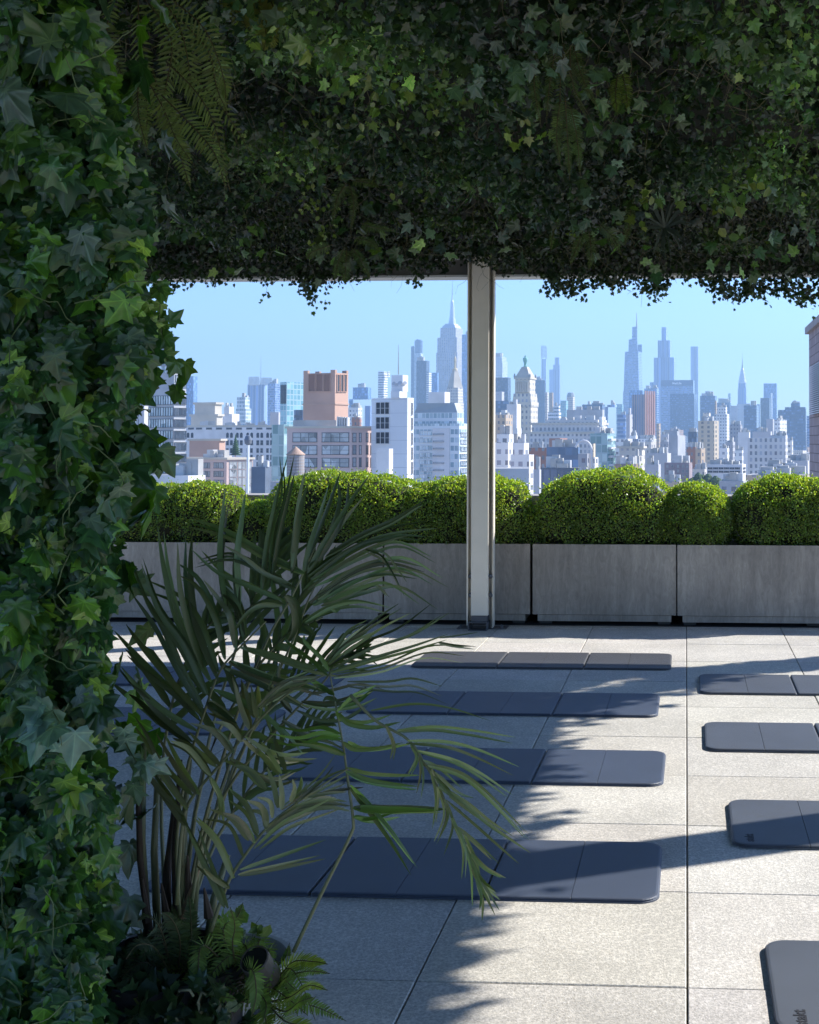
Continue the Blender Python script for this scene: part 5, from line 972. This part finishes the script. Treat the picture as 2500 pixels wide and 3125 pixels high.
# ---------- ferns
def frond_arrays(pts, n, Ls, wd, r, up, col_, fall=.25, ang=70, taper=.6, seg=4, base=0.06, jit=.06, vfold=.2, strap=3.):
    """pinnate frond along a curve: returns leaf arrays and the curve"""
    pts = np.array(pts, float); k = len(pts); t_ = np.linspace(0, k-1, 60)
    # Catmull-Rom through the control points
    ext = np.vstack([2*pts[0]-pts[1], pts, 2*pts[-1]-pts[-2]]); C_ = []
    for a in t_:
        i = min(int(a), k-2); f = a-i; p0, p1, p2, p3 = ext[i], ext[i+1], ext[i+2], ext[i+3]
        C_.append(.5*((2*p1)+(-p0+p2)*f+(2*p0-5*p1+4*p2-p3)*f*f+(-p0+3*p1-3*p2+p3)*f**3))
    C_ = np.array(C_); d = np.gradient(C_, axis=0); Tn = nrm(d); V=[];Fc=[];U=[];K=[]
    for i in range(n):
        s = base+(1-base)*(i+.5)/n; 
        for side in (-1, 1):
            j = s*59+r.uniform(-.15,.15); j = min(max(j, 0), 58.99); a = int(j); p = C_[a]*(1-(j-a))+C_[a+1]*(j-a); T = Tn[a]
            sd = nrm(np.cross(T, up)); nn = nrm(np.cross(sd, T)); L_ = Ls*(np.sin(pi*min(1, (s*.93+.1))**taper)**.8 if taper else 1)*r.uniform(.85,1.1)
            aa = radians(ang*(1-.45*s))+r.normal(0, jit); dr = nrm(T*cos(aa)+sd*side*sin(aa)+nn*vfold+r.normal(0,jit,3)*.5); wv = nrm(np.cross(dr, nn)); o = len(V)
            for q in range(seg+1):
                f = q/seg; c = p+dr*L_*f+np.array([0,0,-1.])*fall*L_*f*f*r.uniform(.7,1.2); hw = wd*.5*(min(1, f*5+.4))*(1-f**strap)
                V += [c-wv*hw, c+nn*hw*.35*(-1), c+wv*hw]; U += [(-hw, f), (0, f), (hw, f)]
            cc = np.array(col_)*math.exp(r.normal(0,.16))*(1+r.normal(0,.04,3)); K += [(*cc, 1)]*(3*(seg+1))
            for q in range(seg):
                b0 = o+q*3; 
                for z in (0, 1): Fc += [(b0+z, b0+z+1, b0+z+4), (b0+z, b0+z+4, b0+z+3)]
    V = np.array(V); Fc = np.array(Fc); U = np.array(U); return V, Fc, U[Fc.ravel()], np.array(K), C_
def frond(parent, pts, n, Ls, wd, r, up, col_, mm, stem, smat, **kw):
    V, Fc, U, K, C_ = frond_arrays(pts, n, Ls, wd, r, up, col_, **kw); o = tri_mesh('frond', V, Fc, U, K, mm, parent)
    mb = MB(); mb.tube(C_[::5].tolist()+[C_[-1]], stem, stem*.35, 6); mb.build('stem', smat, o, smooth=True); return o
r = np.random.default_rng(31); fstem = noisy('fern_stem', (.10,.08,.03), .7, 20, .2)
OL = (.15,.185,.085); OG = (.08,.11,.05)
def hangfern(lab, Y, fr, colr, Ls, wd, n=26):
    t = empty('hanging_fern', dat(fr[0][0][0], fr[0][0][1], Y), lab, 'fern', 'ferns hanging in the green ceiling')
    for f in fr:
        k = len(f); dz = r.uniform(-.12, .08); pts = [dat(x, y, Y+dz-.10*i/(k-1)) for i, (x, y) in enumerate(f)]
        frond(t, pts, n, Ls, wd, r, nrm(np.array([.15+r.uniform(-.7,.7),-1,.1+r.uniform(-.4,.4)])), colr, m_fern, .0022, fstem, fall=.1, ang=80, taper=.75, vfold=-.1)
hangfern('large olive sword fern with long fronds at the top left', 3.4, [[(290,-20),(296,120),(310,230),(305,300)],[(330,-20),(380,60),(400,160),(395,210)],[(350,-10),(430,60),(470,160),(475,215)],[(330,60),(400,150),(470,230),(535,335)],[(350,130),(410,190),(450,260),(485,405)],[(300,150),(345,230),(370,290),(410,350)],[(250,-20),(225,60),(250,140),(270,200)],[(320,140),(350,250),(380,330),(402,400)],[(300,120),(290,200),(295,260),(312,318)],[(340,200),(400,260),(450,320),(478,400)],[(300,-10),(360,80),(350,180),(330,250)],[(380,40),(440,110),(455,180),(480,240)]], OL, .046, .0078, 27)
hangfern('yellowish fern at the top left of the middle', 4.0, [[(520,-20),(545,20),(560,70),(555,110)],[(560,-20),(580,30),(570,80)],[(480,-20),(500,20),(520,60)],[(505,0),(560,50),(575,105)]], (.24,.24,.09), .060, .0125, 20)
hangfern('small olive fern in the dark at the extreme top left', 2.9, [[(60,-10),(110,40),(150,90)],[(50,0),(70,60),(95,110)],[(40,-20),(30,40),(20,90)]], (.12,.13,.05), .05, .010, 20)
hangfern('long narrow sword fern hanging above the metal post', 4.35, [[(1180,60),(1160,160),(1150,260)],[(1190,70),(1180,180),(1178,330)],[(1200,90),(1205,170),(1240,260)],[(1205,80),(1225,160),(1260,230)],[(1190,200),(1195,290),(1200,380)],[(1200,220),(1215,290),(1222,370)],[(1180,210),(1172,280),(1180,350)],[(1130,100),(1125,180),(1140,270)]], OG, .030, .0048, 36)
hangfern('narrow fern with drooping fronds left of the middle', 6.3, [[(730,385),(710,420),(700,470)],[(735,385),(745,430),(738,490)],[(740,380),(775,385),(800,395)],[(745,500),(780,510),(800,530)],[(725,520),(710,560),(705,590)],[(730,520),(728,570),(726,600)],[(740,520),(765,555),(780,590)],[(760,470),(790,480),(830,485)],[(700,515),(660,530),(645,545)]], OG, .036, .0055, 28)
hangfern('small curled fern tip below the blue green leaves', 4.7, [[(1310,150),(1318,190),(1322,235)],[(1300,160),(1296,200),(1300,240)]], (.12,.16,.05), .035, .007, 20)
hangfern('dark feathery fern low right of the post', 6.6, [[(1230,480),(1215,520),(1200,560)],[(1240,480),(1245,530),(1240,570)],[(1260,470),(1290,500),(1310,540)],[(1180,440),(1165,490),(1160,530)],[(1330,420),(1325,470),(1315,520)]], OG, .036, .0055, 26)
# grassy tuft
t = empty('grassy_tuft', dat(1400,480,6.6), 'dark spiky grass tuft in the hollow of the green ceiling', 'air plant'); mb = MB(); P0 = dat(1400,480,6.6)
for i in range(34):
    a = r.uniform(0, 2*pi); e = P0+np.array([cos(a)*.16, r.uniform(-.12,.05), sin(a)*.16]); m_ = (P0+e)/2+[0,0,.03]; d = nrm(np.cross(e-P0, [0,1,0]))*.006
    mb.poly([P0-d, P0+d, m_+d, m_-d]); mb.poly([m_-d, m_+d, e])
mb.build('blades', noisy('dark_blade', (.05,.07,.05), .5, 9, .2), t)
# ---------- palm
r = np.random.default_rng(51); t = empty('areca_palm', (-1.2, 3.12, .35), 'bushy areca palm with feathery fronds arching right in front of the mats', 'palm'); cane = noisy('palm_cane', (.13,.145,.07), .5, 12, .3); dcane = noisy('dark_sheath', (.05,.035,.025), .8, 15, .4)
PG = (.082,.118,.058); PL = (.17,.19,.10); PB = (.09,.155,.035)
BX, BY, BZ = dat(375, 1960, 3.12)
def palmf(px, dep, n, Ls, wd, col_, fall=.35, ang=50, up=(0,-.45,1), base=.3, stem=.0055, vf=.25, taper=.55):
    pts = [dat(x, y, d) for (x, y), d in zip(px, dep)]
    frond(t, pts, n, Ls, wd, r, nrm(np.array(up, float)), col_, m_palm, stem, cane, fall=fall, ang=ang, taper=taper, base=base, vfold=vf, seg=7, jit=.10, strap=4.)
# (display pixels along the rib), depths, pairs, leaflet length, width, colour

def Q(x, y, Y): return at(300+.8003*x, 1400+.8003*y, Y)
def traced(rib, leaves_, Y0, colr, wpx, seed, dep=.10, stem=.0048):
    """one frond: rib and each leaflet follow the plant's own curves"""
    r = np.random.default_rng(seed); V=[];Fc=[];U=[];K=[]
    full = [(lf, 0) for lf in leaves_]+[(lf, 1) for lf in leaves_ if r.random() < .95]+[(lf, 1) for lf in leaves_ if r.random() < .5]
    for lf, second in full:
        w_ = wpx*.86*(.8003/F*Y0); pts = list(lf)
        if isinstance(pts[-1], (int, float)): w_ *= pts[-1]; pts = pts[:-1]
        if second: ox, oy = r.normal(0, 26, 2); pts = [(x+ox*(.3+k/len(pts)), y+oy*(.3+k/len(pts))) for k, (x, y) in enumerate(pts)]
        d = r.uniform(-dep, dep)+second*.12; n = len(pts); P = np.array([Q(x, y, Y0+d*i/(n-1)+r.normal(0,.006)) for i, (x, y) in enumerate(pts)])
        ext = np.vstack([2*P[0]-P[1], P, 2*P[-1]-P[-2]]); C_ = []; S = 14
        for a in np.linspace(0, n-1, S+1):
            k = min(int(a), n-2); f = a-k; p0, p1, p2, p3 = ext[k:k+4]; C_.append(.5*((2*p1)+(-p0+p2)*f+(2*p0-5*p1+4*p2-p3)*f*f+(-p0+3*p1-3*p2+p3)*f**3))
        C_ = np.array(C_); T = nrm(np.gradient(C_, axis=0)); tw0, tw1 = r.uniform(-.7,.7), r.uniform(-1.1,1.1); o = len(V)
        c = np.array(colr)*math.exp(r.normal(0,.36))*(1+r.normal(0,.05,3))
        for q in range(S+1):
            f = q/S; a = tw0+(tw1-tw0)*f; vd = nrm(C0-C_[q]); sd = nrm(np.cross(T[q], vd)); nn = np.cross(sd, T[q]); wv = sd*cos(a)+nn*sin(a); up = np.cross(wv, T[q])
            hw = w_*.5*min(1, f*6+.3)*(1-f**3.5)**.8+.0003
            V += [C_[q]-wv*hw, C_[q]-up*hw*.45, C_[q]+wv*hw]; U += [(-hw,f),(0,f),(hw,f)]
        K += [(*c, 1)]*(3*(S+1))
        for q in range(S):
            b0 = o+q*3
            for z in (0,1): Fc += [(b0+z, b0+z+1, b0+z+4), (b0+z, b0+z+4, b0+z+3)]
    V = np.array(V); Fc = np.array(Fc); U = np.array(U); o = tri_mesh('frond', V, Fc, U[Fc.ravel()], np.array(K), m_palm, t)
    P = np.array([Q(x, y, Y0+.02) for x, y in rib]); n = len(P); ext = np.vstack([2*P[0]-P[1], P, 2*P[-1]-P[-2]]); C_=[]
    for a in np.linspace(0, n-1, 24):
        k = min(int(a), n-2); f = a-k; p0, p1, p2, p3 = ext[k:k+4]; C_.append(.5*((2*p1)+(-p0+p2)*f+(2*p0-5*p1+4*p2-p3)*f*f+(-p0+3*p1-3*p2+p3)*f**3))
    mb = MB(); mb.tube(C_, stem, stem*.35, 7); mb.build('stem', cane, o, smooth=True)
# fill behind: finer fronds deeper in the plant
palmf([(370,1950),(440,1560),(520,1300),(570,1180),(600,1110)], [3.2,3.4,3.5,3.55,3.6], 11, .30, .018, PG, .15, 34, (0,-1,.3), .4)
palmf([(380,1950),(500,1560),(600,1320),(660,1220),(720,1160)], [3.2,3.35,3.5,3.55,3.6], 13, .30, .016, PG, .2, 36, (0,-.9,.5), .4)
palmf([(390,1950),(490,1620),(600,1450),(700,1390),(790,1360)], [3.15,3.3,3.35,3.4,3.4], 14, .30, .014, PG, .22, 34, (0,-.7,.9), .35)
palmf([(350,1950),(340,1650),(370,1450),(430,1330),(500,1260)], [3.2,3.3,3.35,3.4,3.4], 11, .26, .020, PG, .2, 48, (0,-1,.3), .35)
palmf([(390,1950),(460,1760),(560,1620),(640,1540),(720,1500)], [3.2,3.3,3.35,3.4,3.4], 13, .24, .014, PG, .3, 40, (0,-.8,.8), .3)
palmf([(380,1950),(430,1620),(520,1440),(600,1340),(680,1300)], [3.1,3.15,3.2,3.2,3.2], 12, .22, .020, PG, .35, 52, (0,-.9,.6), .3)
R_ = lambda *a: a
traced([(310,1740),(300,1450),(340,1180),(410,950),(470,800),(570,690),(640,620)], [
 R_((395,960),(300,800),(215,640),(125,510)), R_((415,900),(330,720),(230,580),(165,400)), R_((430,850),(320,640),(270,440),(250,275),1.25), R_((400,800),(345,640),(310,480),(303,315),1.1),
 R_((455,800),(400,640),(320,530),(180,460)), R_((480,760),(450,620),(380,490),(300,440)), R_((520,720),(500,600),(455,530),(400,460)), R_((555,690),(545,600),(520,530),(470,480)),
 R_((395,980),(280,850),(170,720),(105,630),1.1), R_((390,1000),(290,900),(190,820),(110,750)), R_((380,1040),(250,960),(150,870),(85,790)), R_((360,1080),(240,980),(170,900),(130,860)),
 R_((420,930),(470,965),(530,1010)), R_((480,800),(600,850),(690,900),(800,960)), R_((500,770),(640,830),(760,860),(870,890)), R_((560,720),(700,760),(800,790),(900,800)), R_((440,880),(560,930),(660,1000),(720,1080))], 2.98, PG, 25, 201)
traced([(330,1740),(400,1400),(520,1000),(640,700),(730,540),(780,440),(830,330)], [
 R_((780,440),(640,380),(490,300),(340,258)), R_((740,480),(640,440),(560,380),(480,330)), R_((740,500),(620,430),(500,385),(370,415),.8), R_((700,540),(560,480),(450,430),(355,345)),
 R_((540,560),(530,380),(545,250),(562,125),1.25), R_((490,580),(470,420),(480,290),(497,172),1.1), R_((620,520),(640,330),(670,180),(700,60),.8), R_((650,480),(665,280),(700,130),(692,-10),.6), R_((660,480),(690,300),(725,150),(748,55),.7),
 R_((740,430),(755,300),(775,180),(800,95),1.3), R_((780,440),(810,320),(850,200),(880,95)), R_((800,420),(880,290),(950,180),(1022,80)), R_((830,390),(890,270),(920,170),(915,85)), R_((700,560),(620,560),(560,600),(500,680)), R_((720,520),(760,560),(770,640),(740,700))], 3.05, PG, 22, 202)
traced([(340,1740),(440,1400),(600,1000),(740,700),(800,540),(860,430)], [
 R_((870,370),(1000,290),(1130,230),(1255,152),1.2), R_((800,450),(950,350),(1100,290),(1285,265)), R_((810,460),(980,340),(1130,305),(1240,312)), R_((820,470),(1000,380),(1150,335),(1288,398)), R_((840,520),(980,430),(1110,400),(1245,432)),
 R_((850,540),(1000,460),(1140,415),(1278,482)), R_((860,550),(980,500),(1100,475),(1226,556),1.1), R_((850,560),(960,520),(1050,480),(1100,525)), R_((1020,345),(1080,370),(1120,430),(1150,485),.6), R_((830,540),(940,480),(1080,440),(1215,458)), R_((800,500),(930,400),(1060,330),(1190,290)), R_((820,560),(870,540),(900,580),(920,578)), R_((780,620),(880,560),(980,540),(1080,560),.8)], 3.1, PG, 17, 203)
traced([(350,1740),(400,1450),(500,1250),(600,1120),(760,950),(860,850),(900,790)], [
 R_((900,800),(1050,720),(1200,670),(1338,588),.9), R_((880,820),(1050,770),(1200,730),(1330,690),.9), R_((870,790),(1000,700),(1090,640),(1192,588),.9), R_((860,800),(960,700),(1030,650),(1112,600)), R_((900,830),(1080,800),(1250,740),(1400,752),.7), R_((950,850),(1100,850),(1200,838),(1312,868),.7),
 R_((880,780),(940,720),(1010,680),(1080,650)), R_((870,770),(930,690),(960,650),(1032,612)), R_((800,900),(900,880),(1000,860),(1090,880)), R_((780,930),(880,940),(980,920),(1050,880)), R_((760,960),(860,1000),(950,990),(1030,940)), R_((1300,700),(1360,710),(1440,716),.5), R_((700,1000),(800,1060),(880,1080),(940,1110)), R_((740,960),(700,900),(690,820),(700,770)), R_((660,1040),(640,960),(650,880),(680,800))], 3.0, (.10,.13,.065), 15, 204)
traced([(300,1700),(320,1400),(360,1290),(470,1160),(600,1010),(730,890),(860,825)], [
 R_((575,1030),(545,950),(520,850)), R_((605,990),(595,930),(583,862)), R_((510,1120),(440,1040),(348,1008)), R_((465,1170),(400,1100),(340,1035)), R_((430,1210),(350,1110),(275,1075)), R_((375,1280),(300,1180),(220,1045)), R_((550,1080),(500,1020),(430,1000)), R_((340,1340),(240,1200),(180,1080),(125,1005),.9), R_((330,1400),(230,1260),(160,1180)),
 R_((600,960),(690,860),(770,835),(870,830),.5), R_((620,950),(720,870),(790,850),(850,850),.5), R_((640,930),(740,880),(820,878),.5), R_((650,940),(700,880),(760,862),(840,842),.5), R_((560,1060),(640,1110),(720,1130),(800,1120),.8), R_((500,1140),(600,1200),(680,1220),(740,1190),.8), R_((430,1220),(470,1300),(480,1400),.8)], 2.9, PL, 24, 205)
traced([(430,1800),(470,1680),(520,1570),(640,1410),(760,1310),(860,1240),(955,1180)], [
 R_((480,1710),(400,1540),(328,1385)), R_((515,1600),(450,1460),(365,1368)), R_((555,1520),(500,1400),(400,1372)), R_((590,1460),(540,1380),(475,1350)), R_((610,1430),(570,1330),(500,1262)), R_((640,1400),(625,1330),(565,1302)), R_((665,1370),(655,1310),(605,1290),.8), R_((700,1340),(700,1270),(690,1205)), R_((735,1310),(748,1260),(740,1222)), R_((640,1260),(580,1190),(515,1168),1.2), R_((700,1200),(650,1120),(620,1080)),
 R_((760,1310),(830,1240),(900,1200),(960,1180),.5), R_((780,1300),(870,1250),(965,1200),.5), R_((800,1290),(880,1275),(950,1270),.6), R_((640,1420),(760,1340),(880,1315),(965,1325),.9), R_((600,1480),(700,1390),(800,1340),(900,1290),.6), R_((540,1590),(700,1560),(868,1525),.7), R_((500,1640),(440,1600),(400,1560),.8), R_((700,1340),(800,1270),(850,1230),(900,1170),.5)], 2.84, PL, 24, 206)
traced([(745,1880),(850,1660),(960,1440),(972,1380),(955,1250),(935,1100),(905,940),(880,800)], [
 R_((918,970),(955,1010),(1050,1025),(1155,1003),1.1), R_((935,1080),(975,1108),(1060,1105),(1162,1083),1.1), R_((945,1190),(1020,1222),(1120,1240),(1222,1250)), R_((968,1250),(1060,1350),(1140,1450),(1218,1562),1.2), R_((972,1330),(1080,1338),(1180,1338),(1305,1342),1.7), R_((972,1365),(1040,1372),(1130,1350)),
 R_((925,1060),(850,1045),(760,1065),(640,1045)), R_((935,1130),(840,1100),(740,1085)), R_((915,960),(980,900),(1030,880),(1062,862),.6), R_((910,950),(980,930),(1040,880),.6), R_((900,900),(850,870),(820,860)), R_((880,810),(850,760),(790,700),(785,670),.9)], 2.88, PB, 20, 207, .05)
traced([(960,900),(1060,1000),(1180,1070),(1250,1170),(1330,1320),(1400,1480),(1445,1620)], [
 R_((1040,960),(1200,935),(1340,950),(1497,1000)), R_((1140,1035),(1280,1022),(1420,1035),(1590,1062)), R_((1180,1075),(1330,1080),(1450,1110),(1605,1175)), R_((1215,1115),(1350,1155),(1450,1210),(1562,1292)), R_((1255,1170),(1380,1210),(1480,1290),(1625,1445)), R_((1295,1250),(1400,1320),(1480,1390),(1565,1452)), R_((1325,1300),(1430,1390),(1520,1470),(1605,1545)), R_((1365,1400),(1450,1470),(1530,1545)), R_((1400,1480),(1470,1560),(1540,1600)),
 R_((1268,1190),(1288,1290),(1275,1412),.8), R_((1300,1250),(1330,1350),(1298,1452),.8), R_((1330,1310),(1352,1400),(1318,1512),.8), R_((1380,1430),(1420,1560),(1427,1705)), R_((1400,1470),(1440,1580),(1482,1685)), R_((1430,1560),(1480,1640),(1530,1722)), R_((1190,1090),(1212,1140),(1180,1205),.7), R_((1420,1520),(1460,1600),(1515,1650)), R_((1350,1370),(1400,1480),(1400,1600),.9), R_((1100,1020),(1130,1090),(1125,1150),.7), R_((1230,1140),(1240,1220),(1230,1300),.7), R_((1240,1150),(1300,1180),(1390,1260)), R_((1440,1600),(1460,1660),(1455,1720)), R_((1280,1210),(1360,1300),(1420,1340))], 2.8, (.13,.175,.07), 14, 208, .07, .0038)
for i, (x0, x1, y1, rr) in enumerate(((318,290,1640,.010),(312,303,1560,.011),(333,333,1600,.011),(352,368,1700,.013),(380,400,1600,.010),(395,388,1740,.015),(372,380,1600,.009),(438,480,1800,.012),(405,440,1700,.010))):
    mb = MB(); a = dat(x0, 1985, 3.1+.02*(i%3)); c_ = dat(x1, y1, 3.08+.03*(i%4)); mid = (a+c_)/2+[-.01,0,.0]; mb.tube([a, mid, c_], rr, rr*.6, 8); mb.build('cane', cane if i % 3 else dcane, t, smooth=True)
for i, (x0, y0, x1, y1) in enumerate(((310,1940,300,1850),(385,1930,420,1830),(440,1930,430,1870),(352,1940,340,1860),(398,1900,395,1800))):
    mb = MB(); a = dat(x0, y0, 3.04); c_ = dat(x1, y1, 3.02); mb.tube([a, c_], .012, .002, 6); mb.build('sheath', dcane if i != 1 else noisy('dry_sheath', (.28,.2,.12), .8, 9, .2), t)
# ---------- pot, ferns and spotlight at the palm's foot
potm = noisy('pale_fibre_pot', (.42,.40,.36), .6, 6, .15); P0 = dat(462, 2150, 3.1); t = empty('plant_pot', (P0[0]-.02, 3.12, 0), 'round pale pot under the palm, buried in ferns', 'pot')
mb = MB(); mb.lathe((P0[0]-.02, 3.14, .0), [(.12,.0),(.15,.03),(.172,.22),(.178,.235),(.165,.235),(.16,.19)], 36); pt = mb.build('vessel', potm, t, smooth=False); mb = MB(); mb.lathe((P0[0]-.02, 3.14, .185), [(.16,0),(.03,.03)], 24); mb.build('soil', soil, t)
P1 = dat(330, 2150, 2.95); t = empty('plant_pot', (P1[0], 3.0, 0), 'dark pot hidden beside the ivy column under the ferns', 'pot'); mb = MB(); mb.lathe((P1[0]+.0, 3.0, 0), [(.15,0),(.17,.03),(.19,.27),(.195,.29),(.18,.29),(.175,.25)], 28); mb.build('vessel', noisy('black_pot', (.02,.02,.022), .6, 5, .2), t); mb = MB(); mb.lathe((P1[0], 3.0, .24), [(.174,0),(.03,.02)], 20); mb.build('soil', soil, t)
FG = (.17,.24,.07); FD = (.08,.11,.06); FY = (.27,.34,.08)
def potfern(lab, root, fr, colr, Ls, wd, n, seed, extra=9):
    global r; r = np.random.default_rng(seed); Pr = dat(*root[:2], root[2]); t = empty('fern', Pr, lab, 'fern', 'ferns around the foot of the palm')
    for f in fr:
        pts = [Pr]+[dat(x, y, d) for x, y, d in f[0]]; frond(t, pts, n, Ls, wd, r, nrm(np.array(f[1], float)), f[2] if len(f) > 2 else colr, m_fern, .0022, fstem, fall=.12, ang=82, taper=.6, vfold=.05, base=.12)
    for q in range(extra):
        a = r.uniform(-.3, pi+.3); ln = r.uniform(.12,.24); dx, dz = cos(a)*ln, abs(sin(a))*ln*.8; dy = -r.uniform(.02,.14)
        pts = [Pr, Pr+[dx*.45, dy*.4, dz*.8], Pr+[dx*.8, dy*.8, dz*.8-.01], Pr+[dx*1.15, dy*1.2, dz*.45-.03]]; frond(t, pts, 22, Ls*.85, wd, r, nrm(np.array([r.uniform(-.3,.3), -.7, 1.])), colr, m_fern, .002, fstem, fall=.12, ang=82, taper=.6, vfold=.05, base=.12)
    return t
potfern('light green fern with arching fronds in front of the spotlight', (500,2060,3.0), [([(430,1990,2.9),(418,2050,2.85),(425,2110,2.82)],(0,-1,.6),FG),([(470,1960,2.95),(500,1930,2.95),(512,1900,2.95)],(0,-1,.3),FG),([(490,1990,2.9),(495,1950,2.88),(485,1910,2.86)],(0,-1,.2),FG),([(445,2070,2.9),(400,2060,2.85)],(0,-1,.8),FD),([(450,2090,2.85),(500,2105,2.8)],(0,-1,.6),FG),([(530,2080,2.9),(560,2110,2.85),(555,2150,2.8)],(0,-1,.5),FG),([(530,2040,2.85),(540,2090,2.82),(530,2140,2.8)],(0,-1,.3),FG),([(480,2000,3.1),(450,1950,3.15),(430,1925,3.2)],(0,-1,.6),FD)], FG, .034, .006, 34, 61)
potfern('yellow green fern reaching right over the floor', (560,2110,3.0), [([(600,2060,2.95),(650,2045,2.9),(695,2050,2.85)],(0,-.5,1),FG),([(610,2030,3.0),(660,2025,2.98),(690,2030,2.95)],(0,-.5,1),FY),([(610,2100,2.9),(650,2075,2.85),(690,2085,2.8)],(0,-.5,1),FY),([(600,2130,2.9),(630,2110,2.85),(660,2100,2.85)],(0,-.7,1),FG),([(600,2150,2.85),(640,2160,2.8),(670,2175,2.75)],(0,-.5,1),FY),([(590,2080,3.1),(600,2030,3.15),(610,1985,3.2)],(0,-1,.4),FG),([(560,2150,2.9),(570,2190,2.85)],(0,-1,.6),FG)], FG, .036, .0064, 32, 62)
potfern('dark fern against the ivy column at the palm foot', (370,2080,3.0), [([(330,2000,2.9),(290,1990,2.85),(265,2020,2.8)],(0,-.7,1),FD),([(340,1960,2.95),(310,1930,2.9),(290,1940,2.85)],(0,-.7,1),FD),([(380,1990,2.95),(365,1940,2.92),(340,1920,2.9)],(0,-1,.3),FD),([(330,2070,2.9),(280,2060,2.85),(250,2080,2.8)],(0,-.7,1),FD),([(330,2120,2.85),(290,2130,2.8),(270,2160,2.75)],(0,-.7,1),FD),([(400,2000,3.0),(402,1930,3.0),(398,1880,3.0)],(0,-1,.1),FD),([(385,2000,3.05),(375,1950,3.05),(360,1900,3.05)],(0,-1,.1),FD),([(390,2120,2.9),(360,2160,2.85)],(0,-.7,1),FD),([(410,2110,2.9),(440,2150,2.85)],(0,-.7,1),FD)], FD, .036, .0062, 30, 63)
# undergrowth filling the dark middle
t = empty('undergrowth', (P1[0]+.05, 3.0, .3), 'dark mixed undergrowth between the ferns and the ivy column', 'ground plants'); n = 520; r = np.random.default_rng(70)
P = np.array([dat(r.uniform(235,540), r.uniform(1985,2300), r.uniform(3.0,3.25)) for _ in range(n)]+[dat(r.uniform(235,480), r.uniform(2060,2330), r.uniform(2.78,2.9)) for _ in range(260)]); n = len(P); a = scatter(T_star+T_pothos, P, nrm(r.normal(0,.6,(n,3))+[0,-.3,-.1]), nrm(r.normal(0,.6,(n,3))+[0,-.8,.6]), r.uniform(.03,.06,n), pal(r, n, GRN)*.8); tri_mesh('foliage', *a, m_small, t)
spray('pothos_sprig', 'small bright oval leaves beside the spotlight', [dat(530,1990,3.05), dat(535,1950,3.05), dat(550,1930,3.05)], 9, (.03,.045), T_pothos, m_small, VAR, 71, None, .025, 'small plant', .001, -.2)
spray('pothos_sprig', 'greyish oval leaves at the bottom edge under the ferns', [dat(440,2180,2.85), dat(450,2130,2.83), dat(480,2120,2.82)], 8, (.035,.05), T_pothos, m_small, [(1,(.16,.19,.1))], 72, None, .03, 'small plant', .001, -.4)
for (pts, lab) in (([(375,2160),(368,2110),(378,2085),(400,2085),(408,2098)], 'pale curled fern crozier at the bottom left'), ([(425,2150),(418,2110),(425,2088),(435,2095)], 'smaller pale fern crozier right of the curled one')):
    t = empty('fern_crozier', dat(*pts[0], 2.8), lab, 'fern shoot'); mb = MB(); mb.tube([dat(x, y, 2.8) for x, y in pts], .004, .0028, 7); mb.build('stem', noisy('pale_fuzz', (.25,.25,.15), .9, 40, .2), t, smooth=True)
P = dat(535, 2003, 2.98); P = dat(532, 2015, 2.9); t = empty('spotlight', P, 'dark cylindrical garden spotlight tilted up out of the ferns', 'spotlight'); ax = np.array([-.12,-.66,.72]); ax /= np.linalg.norm(ax); P = P-ax*.02
mb = MB(); mb.lathe(P-ax*.09, [(.024,0),(.031,.01),(.033,.018),(.033,.098),(.030,.10),(.029,.03),(.001,.028)], 28, axis=ax); mb.build('housing', noisy('champagne_metal', (.13,.11,.095), .5, 8, .1, metal=.2), t, smooth=False)
mb = MB(); mb.lathe(P-ax*.05, [(.0285,0),(.002,.001)], 24, axis=ax); mb.lathe(P-ax*.058, [(.0285,.0),(.0282,.066)], 24, axis=ax); mb.build('lens_hood', mat('black_inside', (.008,.008,.009), .5), t)
mb = MB(); mb.tube([P-ax*.08, P-ax*.1-[0,0,.05], (P[0],P[1],.21)], .006, .006, 8); mb.build('stake', pmd, t)
